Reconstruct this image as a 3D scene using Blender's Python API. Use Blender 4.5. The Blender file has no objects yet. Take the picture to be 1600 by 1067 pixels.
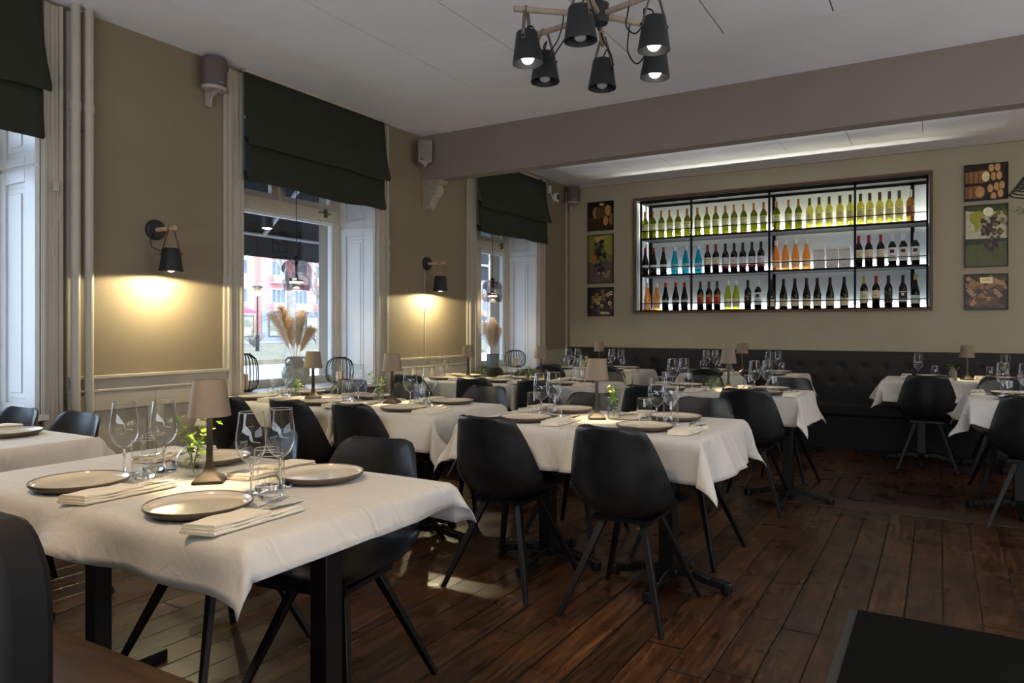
import bpy, math, random
from mathutils import Vector, Matrix, noise
R = math.radians
PI = math.pi
scn = bpy.context.scene
col = scn.collection

# ---------------------------------------------------------------- camera, world, exposure, large lights
cam_d = bpy.data.cameras.new('camera'); cam_d.sensor_width = 36; cam_d.lens = 36*1129/1600
cam_d.shift_y = (512-533.5)/1600.0
cam_d.clip_start = .05; cam_d.clip_end = 400
cam = bpy.data.objects.new('camera', cam_d); col.objects.link(cam)
cam.location = (0, 0, 1.22); cam.rotation_euler = (R(90), 0, math.atan(670/1129.))
scn.camera = cam
scn.view_settings.view_transform = 'Standard'; scn.view_settings.look = 'None'
scn.view_settings.gamma = 1; scn.view_settings.use_curve_mapping = False
scn.view_settings.exposure = 0.0

w = bpy.data.worlds.new('sky'); scn.world = w; w.use_nodes = True
bg = w.node_tree.nodes['Background']; bg.inputs[0].default_value = (.62, .77, 1, 1); bg.inputs[1].default_value = 6.0

def lamp(kind, name, loc, energy, color, size=.1, rot=(0, 0, 0), size_y=None, spot=None, blend=.5, parent=None):
    l = bpy.data.lights.new(name, kind); l.energy = energy; l.color = color
    if kind == 'AREA':
        l.size = size
        if size_y: l.shape = 'RECTANGLE'; l.size_y = size_y
        else: l.shape = 'DISK'
    else: l.shadow_soft_size = size
    if spot: l.spot_size = R(spot); l.spot_blend = blend
    o = bpy.data.objects.new(name, l); col.objects.link(o); o.location = loc; o.rotation_euler = rot
    if parent: o.parent = parent
    return o
# daylight from the glazed front behind the camera and the windows of the right-hand wall, then two added fills
lamp('AREA', 'front_daylight', (-.2, -1.65, 1.2), 190, (.84, .90, 1), 5.0, (R(142), 0, 0), 1.6)
lamp('AREA', 'side_daylight', (3.3, 3.2, 1.2), 90, (.88, .92, 1), 6.0, (R(145), 0, R(90)), 1.4)
lamp('AREA', 'added_ceiling_fill', (3.3, 2.6, 1.95), 260, (.86, .91, 1), .4, (R(180), R(28), 0), 4.4)  # added fill to brighten the ceiling, stands for no known fixture
lamp('AREA', 'added_rear_fill', (3.3, 7.0, 1.95), 80, (1, .95, .84), .4, (R(180), R(30), 0), 1.8)  # second added fill, lifts the rear ceiling; no known lamp there
# warm ceiling spots above the frame, over the foreground
lamp('SPOT', 'ceiling_spot', (-1.6, .3, 2.95), 120, (1, .64, .22), .05, (R(20), 0, 0), spot=100, blend=.6)
sun_d = bpy.data.lights.new('sun', 'SUN'); sun_d.energy = 3.0; sun_d.angle = R(8); sun_d.color = (1, .95, .88)
sun = bpy.data.objects.new('sun', sun_d); col.objects.link(sun); sun.rotation_euler = (R(20), R(52), 0)

# ---------------------------------------------------------------- materials
def lin(c): return tuple(((x/255.)/12.92 if x/255. <= .04045 else ((x/255.+.055)/1.055)**2.4) for x in c)
class N:
    def __init__(s, name):
        s.m = bpy.data.materials.new(name); s.m.use_nodes = True; s.t = s.m.node_tree; s.n = s.t.nodes; s.l = s.t.links
        s.b = s.n['Principled BSDF']; s.out = s.n['Material Output']
    def add(s, typ, **kw):
        x = s.n.new(typ)
        for k, v in kw.items(): setattr(x, k, v)
        return x
    def lk(s, a, b): s.l.new(a, b)
    def math(s, op, a, b=None, c=None):
        x = s.n.new('ShaderNodeMath'); x.operation = op
        for i, v in enumerate((a, b, c)):
            if v is None: continue
            if isinstance(v, (int, float)): x.inputs[i].default_value = v
            else: s.l.new(v, x.inputs[i])
        return x.outputs[0]
    def ramp(s, fac, stops):
        x = s.n.new('ShaderNodeValToRGB'); s.l.new(fac, x.inputs[0]); e = x.color_ramp.elements
        e[0].position, e[0].color = stops[0][0], (*stops[0][1], 1); e[1].position, e[1].color = stops[-1][0], (*stops[-1][1], 1)
        for p, c in stops[1:-1]:
            q = e.new(p); q.color = (*c, 1)
        return x.outputs[0]
    def noise(s, scale, detail=4, vec=None, rough=.5, dist=0):
        x = s.n.new('ShaderNodeTexNoise'); x.inputs['Scale'].default_value = scale; x.inputs['Detail'].default_value = detail
        x.inputs['Roughness'].default_value = rough; x.inputs['Distortion'].default_value = dist
        if vec is None: vec = s.coord()
        s.l.new(vec, x.inputs['Vector']); return x.outputs['Fac']
    def coord(s, scale=None):
        t = s.n.new('ShaderNodeTexCoord').outputs['Object']
        if scale:
            mp = s.n.new('ShaderNodeMapping'); mp.inputs['Scale'].default_value = scale; s.l.new(t, mp.inputs[0]); t = mp.outputs[0]
        return t
    def bump(s, h, strength, dist=.01):
        x = s.n.new('ShaderNodeBump'); x.inputs['Strength'].default_value = strength; x.inputs['Distance'].default_value = dist
        s.l.new(h, x.inputs['Height']); s.l.new(x.outputs[0], s.b.inputs['Normal']); return x
_cm = {}
def M(name, rgb, rough=.6, metal=0., var=.12, ns=20, bump=0., bs=80, spec=.5, coat=0):
    if name in _cm: return _cm[name]
    n = N(name); c = lin(rgb); b = n.b
    b.inputs['Roughness'].default_value = rough; b.inputs['Metallic'].default_value = metal
    b.inputs['Specular IOR Level'].default_value = spec
    b.inputs['Coat Weight'].default_value = coat
    if var:
        f = n.noise(ns); n.lk(n.ramp(f, [(.3, tuple(x*(1-var) for x in c)), (.7, tuple(min(1, x*(1+var)) for x in c))]), b.inputs['Base Color'])
    else: b.inputs['Base Color'].default_value = (*c, 1)
    if bump: n.bump(n.noise(bs, 3), bump, .004)
    _cm[name] = n.m; return n.m
def emis(name, rgb, s):
    if name in _cm: return _cm[name]
    n = N(name); n.b.inputs['Base Color'].default_value = (*rgb, 1); n.b.inputs['Emission Color'].default_value = (*rgb, 1); n.b.inputs['Emission Strength'].default_value = s
    _cm[name] = n.m; return n.m
def thin_glass(name, tint, spec=.06, edge=.5, rough=.0, gl=(1, 1, 1)):
    n = N(name); n.n.remove(n.b)
    tr = n.add('ShaderNodeBsdfTransparent'); tr.inputs[0].default_value = (*tint, 1)
    g = n.add('ShaderNodeBsdfGlossy'); g.inputs['Roughness'].default_value = rough; g.inputs[0].default_value = (*gl, 1)
    lw = n.add('ShaderNodeLayerWeight'); lw.inputs[0].default_value = .5
    f = n.math('MULTIPLY_ADD', n.math('POWER', lw.outputs['Facing'], 3.), edge, spec)
    mx = n.add('ShaderNodeMixShader'); n.lk(f, mx.inputs[0]); n.lk(tr.outputs[0], mx.inputs[1]); n.lk(g.outputs[0], mx.inputs[2])
    n.lk(mx.outputs[0], n.out.inputs[0]); _cm[name] = n.m; return n.m

m_wall = M('wall_paint', (126, 113, 92), .75, bump=.25, bs=120, var=.03, ns=3)
m_back = M('back_wall_paint', (164, 154, 132), .8, var=.03, ns=3, bump=.1)
m_beam = M('beam_paint', (128, 118, 107), .8, var=.03, ns=3)
m_ceil = M('ceiling_paint', (226, 225, 226), .9, var=.02, ns=2)
m_trim = M('trim_paint', (168, 160, 146), .45, var=.04, ns=5)
m_white = M('white_gloss_paint', (208, 208, 206), .35, var=.03, ns=4)
m_frame = M('window_frame_paint', (196, 186, 168), .45, var=.05)
m_blind = M('blind_fabric', (36, 38, 26), .95, var=.12, ns=40, bump=.3, bs=300)
m_black = M('black_metal', (14, 14, 15), .38, metal=.3, var=.1)
m_blackm = M('matte_black_metal', (25, 26, 27), .55, var=.1)
m_wood = M('light_oak', (190, 160, 120), .5, var=.2, ns=30)
m_strap = M('brown_leather_strap', (96, 52, 28), .5)
m_chrome = M('steel', (200, 198, 195), .18, metal=1, var=0)
m_napkin = M('napkin_cotton', (216, 208, 190), .9, var=.04, ns=30, bump=.4, bs=250)
m_plate = M('plate_glaze', (204, 196, 180), .12, var=.06, ns=8, coat=.3)
m_platerim = M('plate_rim_clay', (84, 72, 62), .4, var=.15)
m_shade = M('taupe_lampshade', (124, 108, 90), .55, var=.05)
m_stem = M('bronze_lamp_metal', (44, 38, 33), .4, metal=.5, var=.05)
m_taupe = M('taupe_speaker', (92, 82, 79), .7, var=.05, bump=.5, bs=600)
m_tauperim = M('speaker_bracket_plastic', (165, 150, 142), .5, var=.03)
m_leaf = M('ivy_leaf', (104, 140, 44), .5, var=.35, ns=30)
m_stalk = M('green_stalk', (92, 110, 50), .6)
m_warm = emis('warm_bulb', (1, .82, .55), 14)
m_bulb = emis('white_bulb', (1, .95, .88), 6)
m_bulboff = M('unlit_bulb_glass', (150, 150, 150), .1, var=0)
m_glass = thin_glass('clear_glass', (.95, .96, .955), .045, .95)
m_pane = thin_glass('window_glass', (.96, .98, .98), .03, .5)
m_smoke = thin_glass('smoked_glass', (.52, .50, .52), .12, .7)
m_water = thin_glass('water', (.86, .88, .84), .08, .4)
n = N('solid_glass'); n.b.inputs['Transmission Weight'].default_value = 1; n.b.inputs['Roughness'].default_value = 0; n.b.inputs['IOR'].default_value = 1.45; n.b.inputs['Base Color'].default_value = (.97, .98, .97, 1); m_sglass = n.m

def leather():
    n = N('black_leather'); f = n.noise(9, 5); n.lk(n.ramp(f, [(.3, lin((13, 14, 15))), (.7, lin((25, 26, 28)))]), n.b.inputs['Base Color'])
    n.lk(n.ramp(n.noise(14, 4), [(.3, (.30,)*3), (.7, (.46,)*3)]), n.b.inputs['Roughness'])
    n.bump(n.noise(90, 4), .25, .003); return n.m
m_leather = leather()
def floor_mat():
    n = N('old_pine_floor'); co = n.coord(); sp = n.add('ShaderNodeSeparateXYZ'); n.lk(co, sp.inputs[0]); x, y = sp.outputs[0], sp.outputs[1]
    wob = n.math('MULTIPLY_ADD', n.noise(.7, 2), .03, x)
    u = n.math('DIVIDE', n.math('ADD', wob, 10.06), .142); idx = n.math('FLOOR', u); fr = n.math('FRACT', u)
    gap = n.math('MINIMUM', fr, n.math('SUBTRACT', 1., fr))
    wn = n.add('ShaderNodeTexWhiteNoise', noise_dimensions='1D'); n.lk(idx, wn.inputs['W'])
    wn2 = n.add('ShaderNodeTexWhiteNoise', noise_dimensions='1D'); n.lk(n.math('ADD', idx, 37.3), wn2.inputs['W'])
    yy = n.math('MULTIPLY_ADD', wn.outputs[0], 9., y)
    v = n.math('DIVIDE', yy, 3.1); vf = n.math('FRACT', v); vg = n.math('MULTIPLY', n.math('MINIMUM', vf, n.math('SUBTRACT', 1., vf)), 15.)
    cb = n.add('ShaderNodeCombineXYZ'); n.lk(n.math('MULTIPLY', x, 16.), cb.inputs[0]); n.lk(n.math('MULTIPLY', yy, 1.3), cb.inputs[1]); n.lk(idx, cb.inputs[2])
    gr = n.noise(1.9, 8, cb.outputs[0], .68, 1.6)
    c1 = n.ramp(gr, [(.28, lin((26, 14, 8))), (.5, lin((68, 43, 25))), (.74, lin((116, 80, 48)))])
    br = n.math('MULTIPLY_ADD', wn2.outputs[0], .75, .6)
    # wear patches and knots
    pt = n.ramp(n.noise(1.4, 5), [(.35, (.62, .62, .62)), (.65, (1.05, 1.0, .98))])
    kv = n.add('ShaderNodeTexVoronoi'); kv.inputs['Scale'].default_value = 2.6; cbk = n.add('ShaderNodeCombineXYZ'); n.lk(n.math('MULTIPLY', x, 1.7), cbk.inputs[0]); n.lk(y, cbk.inputs[1]); n.lk(cbk.outputs[0], kv.inputs['Vector'])
    kn = n.ramp(kv.outputs['Distance'], [(.03, (.3, .26, .24)), (.11, (1, 1, 1))])
    def mul(a, b):
        q = n.add('ShaderNodeMix', data_type='RGBA', blend_type='MULTIPLY'); q.inputs[0].default_value = 1; n.lk(a, q.inputs[6]); n.lk(b, q.inputs[7]); return q.outputs[2]
    cb2 = n.add('ShaderNodeCombineXYZ')
    for i in range(3): n.lk(br, cb2.inputs[i])
    g2 = n.math('MINIMUM', gap, n.math('MULTIPLY', vg, 1.)); gm = n.ramp(g2, [(.010, (.04, .03, .025)), (.034, (1, 1, 1))])
    cc = mul(mul(mul(mul(c1, cb2.outputs[0]), pt), kn), gm); n.lk(cc, n.b.inputs['Base Color'])
    n.lk(n.ramp(n.noise(5, 5), [(.3, (.2,)*3), (.7, (.46,)*3)]), n.b.inputs['Roughness'])
    h = n.math('MULTIPLY_ADD', gr, .25, n.math('MULTIPLY', n.math('MINIMUM', g2, .03), 40.)); n.bump(h, .6, .004); return n.m
m_floor = floor_mat()
def wood2(name, a, b, sc=(1, 12, 12)):
    n = N(name); f = n.noise(3, 6, n.coord(sc), .6, .8); n.lk(n.ramp(f, [(.3, lin(a)), (.7, lin(b))]), n.b.inputs['Base Color']); n.b.inputs['Roughness'].default_value = .5; n.bump(f, .2, .003); return n.m
m_dwood = wood2('dark_oiled_wood', (50, 38, 26), (82, 64, 46))
m_frwood = wood2('walnut_frame', (70, 46, 30), (110, 78, 52), (3, 20, 20))
def cloth_mat():
    n = N('white_tablecloth'); n.b.inputs['Roughness'].default_value = .85; n.b.inputs['Sheen Weight'].default_value = .2
    n.lk(n.ramp(n.noise(2.5, 3), [(.3, lin((184, 181, 175))), (.7, lin((198, 195, 189)))]), n.b.inputs['Base Color'])
    sp = n.add('ShaderNodeSeparateXYZ'); n.lk(n.coord(), sp.inputs[0])
    cr = None
    for o_, s_ in ((sp.outputs[0], .37), (sp.outputs[1], .31)):
        fr = n.math('ABSOLUTE', n.math('SUBTRACT', n.math('FRACT', n.math('ADD', n.math('DIVIDE', o_, s_), .5)), .5))
        v = n.math('MINIMUM', n.math('MULTIPLY', fr, 30.), 1.); cr = v if cr is None else n.math('MULTIPLY', cr, v)
    h = n.math('ADD', n.math('MULTIPLY', cr, .5), n.math('MULTIPLY_ADD', n.noise(5, 4, n.coord((1, 2.2, 1)), .5, 1.), 2.6, n.math('MULTIPLY', n.noise(400, 2), .12)))
    n.bump(h, .55, .008); return n.m
m_cloth = cloth_mat()

# ---------------------------------------------------------------- mesh building
class G:
    def __init__(s): s.v = []; s.f = []; s.m = []
    def add(s, vs, fs, mi=0):
        o = len(s.v); s.v += [tuple(p) for p in vs]; s.f += [tuple(i+o for i in f) for f in fs]; s.m += [mi]*len(fs); return s
    def box(s, x0, x1, y0, y1, z0, z1, mi=0):
        return s.add([(x, y, z) for x in (x0, x1) for y in (y0, y1) for z in (z0, z1)], [(0, 1, 3, 2), (4, 6, 7, 5), (0, 4, 5, 1), (2, 3, 7, 6), (0, 2, 6, 4), (1, 5, 7, 3)], mi)
    def beam(s, a, b, w, h, mi=0, w2=None, h2=None, up=(0, 0, 1)):
        a, b = Vector(a), Vector(b); d = (b-a).normalized(); u = Vector(up)
        if abs(d.dot(u)) > .98: u = Vector((0, 1, 0))
        x = d.cross(u).normalized(); y = x.cross(d).normalized(); w2 = w if w2 is None else w2; h2 = h if h2 is None else h2
        vs = [a+x*sx*w/2+y*sy*h/2 for sx, sy in ((-1, -1), (1, -1), (1, 1), (-1, 1))]+[b+x*sx*w2/2+y*sy*h2/2 for sx, sy in ((-1, -1), (1, -1), (1, 1), (-1, 1))]
        return s.add(vs, [(0, 1, 2, 3), (7, 6, 5, 4), (0, 4, 5, 1), (1, 5, 6, 2), (2, 6, 7, 3), (3, 7, 4, 0)], mi)
    def rings(s, rings, mi=0, cap=True, closed=False):
        n = len(rings[0]); o = len(s.v); vs = [p for r in rings for p in r]; fs = []
        k = len(rings)
        for i in range(k if closed else k-1):
            for j in range(n): fs.append((i*n+j, i*n+(j+1) % n, ((i+1) % k)*n+(j+1) % n, ((i+1) % k)*n+j))
        if cap and not closed: fs += [tuple(range(n))[::-1], tuple((k-1)*n+j for j in range(n))]
        return s.add(vs, fs, mi)
    def tube(s, pts, r, n=8, mi=0, cap=True):
        pts = [Vector(p) for p in pts]; rs = r if isinstance(r, (list, tuple)) else [r]*len(pts); rg = []; prev = None
        for i, p in enumerate(pts):
            d = (pts[min(i+1, len(pts)-1)]-pts[max(i-1, 0)]).normalized()
            u = prev if prev is not None else (Vector((0, 0, 1)) if abs(d.z) < .9 else Vector((1, 0, 0)))
            x = d.cross(u).normalized(); y = x.cross(d).normalized(); prev = y
            rg.append([p+(x*math.cos(2*PI*j/n)+y*math.sin(2*PI*j/n))*rs[i] for j in range(n)])
        return s.rings(rg, mi, cap)
    def lathe(s, prof, n=24, c=(0, 0, 0), mi=0, cap=False, mat=None):
        rg = [[(c[0]+r*math.cos(2*PI*j/n), c[1]+r*math.sin(2*PI*j/n), c[2]+z) for j in range(n)] for r, z in prof]
        if mat is not None: rg = [[mat @ Vector(p) for p in q] for q in rg]
        return s.rings(rg, mi, cap)
    def sphere(s, c, r, n=12, k=8, sc=(1, 1, 1), mi=0):
        return s.rings([[(c[0]+r*sc[0]*math.sin(PI*i/k)*math.cos(2*PI*j/n), c[1]+r*sc[1]*math.sin(PI*i/k)*math.sin(2*PI*j/n), c[2]-r*sc[2]*math.cos(PI*i/k)) for j in range(n)] for i in [.05]+list(range(1, k))+[k-.05]], mi)
    def grid(s, rows, mi=0):
        n = len(rows[0]); k = len(rows)
        return s.add([p for r in rows for p in r], [(i*n+j, i*n+j+1, (i+1)*n+j+1, (i+1)*n+j) for i in range(k-1) for j in range(n-1)], mi)
    def xf(s, mat):
        s.v = [tuple(mat @ Vector(p)) for p in s.v]; return s
    def build(s, name, mats, parent=None, smooth=True, angle=38, bevel=0, recalc=True):
        me = bpy.data.meshes.new(name); me.from_pydata(s.v, [], s.f)
        for m_ in (mats if isinstance(mats, (list, tuple)) else [mats]): me.materials.append(m_)
        me.polygons.foreach_set('material_index', s.m)
        if recalc:
            import bmesh
            bm = bmesh.new(); bm.from_mesh(me); bmesh.ops.recalc_face_normals(bm, faces=bm.faces); bm.to_mesh(me); bm.free()
        if smooth:
            me.polygons.foreach_set('use_smooth', [True]*len(me.polygons)); me.set_sharp_from_angle(angle=R(angle))
        o = bpy.data.objects.new(name, me); col.objects.link(o)
        if parent: o.parent = parent
        if bevel:
            b = o.modifiers.new('bevel', 'BEVEL'); b.width = bevel; b.segments = 2; b.limit_method = 'ANGLE'; b.angle_limit = R(40)
        return o
def tag(o, label, cat, group=None, kind=None):
    o['label'] = label; o['category'] = cat
    if group: o['group'] = group
    if kind: o['kind'] = kind
    return o
def thing(name, label, cat, loc=(0, 0, 0), rz=0, group=None):
    o = bpy.data.objects.new(name, None); col.objects.link(o); o.empty_display_size = .05; o.location = loc; o.rotation_euler = (0, 0, rz)
    return tag(o, label, cat, group)
def dup(root, loc=None, rz=None, label=None, group=None, scale=None):
    def cp(o, par):
        c = o.copy(); col.objects.link(c); c.parent = par
        for ch in kids[o.name]: cp(ch, c)
        return c
    kids = {}
    def walk(o):
        kids[o.name] = list(o.children)
        for ch in o.children: walk(ch)
    walk(root); r = cp(root, None)
    if loc is not None: r.location = loc
    if rz is not None: r.rotation_euler = (0, 0, rz)
    if label: r['label'] = label
    if group: r['group'] = group
    if scale: r.scale = scale
    return r
def smooth_path(c, k=5):
    c = [Vector(p) for p in c]; c = [c[0]]+c+[c[-1]]; o = []
    for i in range(1, len(c)-2):
        for q in range(k):
            f = q/k; a, b, d, e = c[i-1], c[i], c[i+1], c[i+2]
            o.append(.5*((2*b)+(d-a)*f+(2*a-5*b+4*d-e)*f*f+(3*b-a-3*d+e)*f**3))
    return o+[c[-2]]
class Proto:
    """first placement moves the model itself, later ones are copies"""
    def __init__(s, fn, group): s.fn = fn; s.group = group; s.o = None
    def put(s, loc, rz, label, scale=None, group=None):
        if s.o is None:
            s.o = s.fn(); o = s.o; o.location = loc; o.rotation_euler = (0, 0, rz); o['label'] = label; o['group'] = group or s.group
            if scale: o.scale = scale
            return o
        return dup(s.o, loc, rz, label, group or s.group, scale or (1, 1, 1))
def struct(o): o['kind'] = 'structure'; return o

WX = -4.19; WB = 8.54; CH = 3.01; PX = -4.62; OX = -4.87; SILL = .75; WT = 2.95
WINS = [(.68, 2.06), (3.37, 4.76), (6.30, 7.67)]
# ---------------------------------------------------------------- room shell
struct(G().box(OX, 3.6, -1.9, 9.1, -.08, 0).build('floor', m_floor, smooth=False))
struct(G().box(-4.6, 3.6, 5.36, 5.60, .0, .004).build('trim_1', wood2('threshold_board', (42, 28, 17), (72, 50, 32)), smooth=False))
struct(G().box(OX, 3.6, -1.9, 5.45, CH, CH+.12).build('ceiling', m_ceil, smooth=False))
struct(G().box(OX, 3.6, 5.45, 9.1, 3.06, 3.18).build('ceiling_rear', m_ceil, smooth=False))
g = G()
xs = [-3.6, -2.98, -2.36, -1.74, -1.13, -.52, .1, .7, 1.3, 1.9, 2.5, 3.1]; ys = [-1.2, -.55, .07, .7, 1.32, 1.94, 2.56, 3.18, 3.81, 4.43]
for i in range(len(xs)-1):
    for j in range(len(ys)-1): g.box(xs[i]+.004, xs[i+1]-.004, ys[j]+.003, ys[j+1]-.003, CH-.012, CH-.0005)
m_panel = M('acoustic_panel', (230, 230, 233), .9, var=.02, ns=2)
g.box(xs[0]+.004, xs[-1]-.004, ys[0]+.003, ys[-1]-.003, CH-.006, CH-.0006, 1); struct(g.build('trim_2', [m_panel, M('panel_joint', (90, 90, 92), .9)], smooth=False))
g = G(); xs = [-3.75, -3.15, -2.55, -1.95, -1.35, -.75, -.14, .5]; ys = [5.62, 6.4, 7.22, 7.85]
for i in range(len(xs)-1):
    for j in range(len(ys)-1): g.box(xs[i]+.003, xs[i+1]-.003, ys[j]+.003, ys[j+1]-.003, 3.02, 3.0595)
struct(g.build('trim_3', m_panel, smooth=False))
struct(G().box(WX, 3.5, 5.39, 5.52, 2.593, CH+.05).build('beam', m_beam, smooth=False))
struct(G().box(3.5, 3.6, -1.9, 9.1, 0, 3.06).build('wall_right', m_wall, smooth=False))
struct(G().box(OX, 3.6, -1.9, -1.8, 0, 3.06).build('wall_front', m_wall, smooth=False))
# window wall: piers, breast and lintels
g = G(); edges = [-1.8]+[v for a in WINS for v in a]+[9.1]
for i in range(0, len(edges), 2): g.box(OX, WX, edges[i], edges[i+1], 0, 3.08)
for a, b in WINS:
    g.box(OX, WX, a, b, 0, SILL-.03); g.box(OX, WX, a, b, WT, 3.08)
struct(g.build('wall_left', m_wall, smooth=False))
# back wall with the niche of the bottle display
NX0, NX1, NZ0, NZ1, ND = -3.275, -.095, 1.42, 2.80, 8.98
g = G().box(WX, NX0, WB, 9.1, 0, 3.1).box(NX1, 3.5, WB, 9.1, 0, 3.1).box(NX0, NX1, WB, 9.1, 0, NZ0).box(NX0, NX1, WB, 9.1, NZ1, 3.1).box(NX0, NX1, ND+.02, 9.1, NZ0, NZ1)
struct(g.build('wall_back', m_back, smooth=False))
# cornice strip along the back ceiling, corner strip
struct(G().box(WX, 3.5, WB-.035, WB, 3.03, 3.06).build('trim_4', m_trim))
struct(G().box(WX, WX+.012, 8.44, 8.50, .95, 3.05).build('trim_5', m_wall))
# chair rails and wainscot between the windows
def rail(i, y0, y1):
    g = G().box(WX, WX+.022, y0, y1, .86, .93).box(WX, WX+.04, y0, y1, .925, .945).box(WX, WX+.03, y0, y1, .85, .865)
    g.box(WX, WX+.012, y0, y1, 0, .86)
    step = (y1-y0)/2 if y1-y0 > .9 else (y1-y0)
    k = round((y1-y0)/step)
    for q in range(k):
        a, b = y0+q*step, y0+(q+1)*step
        for (c0, c1, d0, d1) in ((a, b, .74, .85), (a, b, .0, .16), (a, a+.05, .16, .74), (b-.05, b, .16, .74)): g.box(WX, WX+.026, c0, c1, d0, d1)
    for yy in (y0+.012, y1-.012): g.box(WX, WX+.02, yy-.012, yy+.012, .945, 2.98)
    struct(g.build('trim_%d' % i, m_trim, bevel=.003))
rail(6, 2.19, 3.235); rail(7, 4.88, 6.16); rail(8, 7.81, 8.44)

# ---------------------------------------------------------------- windows
def window(k, y0, y1, double):
    root = bpy.data.objects.new('window_%d' % k, None); col.objects.link(root); root.location = (0, 0, 0); struct(root)
    # casings: stepped profile, floor to ceiling
    for s, e in ((-1, y0), (1, y1)):
        g = G()
        for a, b, d in ((0, .135, .020), (.004, .028, .030), (.050, .058, .024), (.082, .09, .024), (.108, .133, .036)):
            ws = .76 if (k == 1 and s == 1) else 1.; p, q = e+s*a*ws, e+s*b*ws; g.box(WX, WX+d, min(p, q), max(p, q), 0, 2.985)
        g.build('casing', m_trim, root, bevel=.003)
    # sill board
    G().box(PX-.02, WX+.05, y0-.02, y1+.02, SILL-.03, SILL).build('window_sill', m_white, root, bevel=.004)
    # panelled reveals
    for s, e in ((1, y0), (-1, y1)):
        g = G()
        def b(x0, x1, d, z0, z1):
            p, q = e+s*.0, e+s*d; g.box(x0, x1, min(p, q), max(p, q), z0, z1)
        b(PX+.03, WX-.003, .008, SILL, WT-.01)
        for z0, z1 in ((.80, 2.02), (2.16, 2.86)):
            xa, xb = PX+.10, WX-.12
            b(PX+.03, xa, .022, z0-.05, z1+.07); b(xb, WX-.01, .022, z0-.05, z1+.07); b(xa, xb, .022, z1, z1+.07); b(xa, xb, .022, z0-.05, z0)
            b(xa+.012, xb-.012, .014, z0+.03, z1-.03)
            b(xa+.04, xb-.04, .02, z0+.06, z1-.06)
        g.build('reveal_panel', m_white, root, bevel=.003)
    # frame
    t = .075; fx0, fx1 = PX-.05, PX+.03; g = G()
    g.box(fx0, fx1, y0, y0+t, SILL, WT).box(fx0, fx1, y1-t, y1, SILL, WT).box(fx0, fx1, y0+t, y1-t, SILL, SILL+.03).box(fx0, fx1, y0+t, y1-t, WT-.05, WT)
    g.box(fx0, fx1+.015, y0+t, y1-t, 2.145, 2.245)
    yc = (y0+y1)/2
    g.box(fx0, fx1+.01, yc-.02, yc+.02, 2.245, WT-.05)
    if double: g.box(fx0, fx1+.005, yc-.035, yc+.035, SILL+.03, 2.145)
    g.build('window_frame', m_frame, root, bevel=.004)
    def sash(a, b, z0, z1, w_, m_):
        q = G().box(PX-.035, PX+.012, a, a+w_, z0, z1).box(PX-.035, PX+.012, b-w_, b, z0, z1).box(PX-.035, PX+.012, a+w_, b-w_, z0, z0+w_).box(PX-.035, PX+.012, a+w_, b-w_, z1-w_, z1)
        s_ = q.build('sash', m_, root, bevel=.003)
        G().box(PX-.014, PX-.010, a+w_-.005, b-w_+.005, z0+w_-.005, z1-w_+.005).build('pane', m_pane, s_, smooth=False)
    sash(y0+t, yc-.02, 2.245, WT-.05, .05, m_frame); sash(yc+.02, y1-t, 2.245, WT-.05, .05, m_frame)
    if double:
        sash(y0+t, yc-.035, SILL+.03, 2.145, .05, m_white); sash(yc+.035, y1-t, SILL+.03, 2.145, .05, m_white)
    else: sash(y0+t, y1-t, SILL+.03, 2.145, .03, m_white)
    # catch on the transom
    yy = y1-.22
    G().tube([(fx1+.03, yy-.08, 2.205), (fx1+.035, yy-.04, 2.21), (fx1+.03, yy, 2.20), (fx1+.03, yy+.05, 2.205)], .006, 6).box(fx1+.01, fx1+.03, yy-.01, yy+.02, 2.17, 2.24).build('catch', M('old_brass', (110, 95, 70), .4, metal=.7), root)
    return root
for i, (a, b) in enumerate(WINS): window(i+1, a, b, i == 2)

# roman blinds
def blind(y0, y1, label):
    t = thing('roman_blind', label, 'blind', (WX+.07, (y0+y1)/2, CH-.015), 0, 'dark green roman blinds at the windows'); h = (y1-y0)/2
    rnd = random.Random(int(y0*100))
    prof = [(0, 0), (.008, -.12), (.012, -.25), (.03, -.36), (.05, -.44), (.062, -.49), (.055, -.515), (.03, -.50), (.015, -.46)]
    prof2 = [(.012, -.46), (.012, -.55), (.014, -.65), (.022, -.715), (.03, -.752), (.02, -.765), (.0, -.75), (-.01, -.70)]
    def sheet(pr, extra, nm, wob):
        rows = []
        for k, (dx, dz) in enumerate(pr):
            row = []
            for j in range(41):
                v = -1+j/20.; f = min(1, -dz/.5)
                hh = h+extra*f
                sag = wob*math.sin(v*3.1+y0)*(-dz)**2*.06+.012*noise.noise(Vector((v*3, dz*3, y0)))
                row.append((dx+.010*math.sin(v*5+dz*6+y0)*f+sag*.4, v*hh, dz+sag*f))
            rows.append(row)
        o = G().grid(rows).build(nm, m_blind, t, angle=80, recalc=False); s_ = o.modifiers.new('s', 'SOLIDIFY'); s_.thickness = .004; return o
    sheet(prof, .022, 'upper_fold', .3); sheet(prof2, .0, 'lower_fold', .22)
    G().box(-.02, .006, -h, h, -.012, .012).build('head_rail', m_trim, t)
    G().tube([(.02, -h*.9, -.752), (.02, h*.9, -.752)], .006, 6).build('bottom_bar', m_blind, t)
blind(.54, 2.03, 'dark green roman blind cut off by the left edge of the photo')
blind(3.335, 4.785, 'dark green roman blind over the middle window with the pampas jug')
blind(6.26, 7.735, 'dark green roman blind over the far window beyond the beam')
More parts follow.
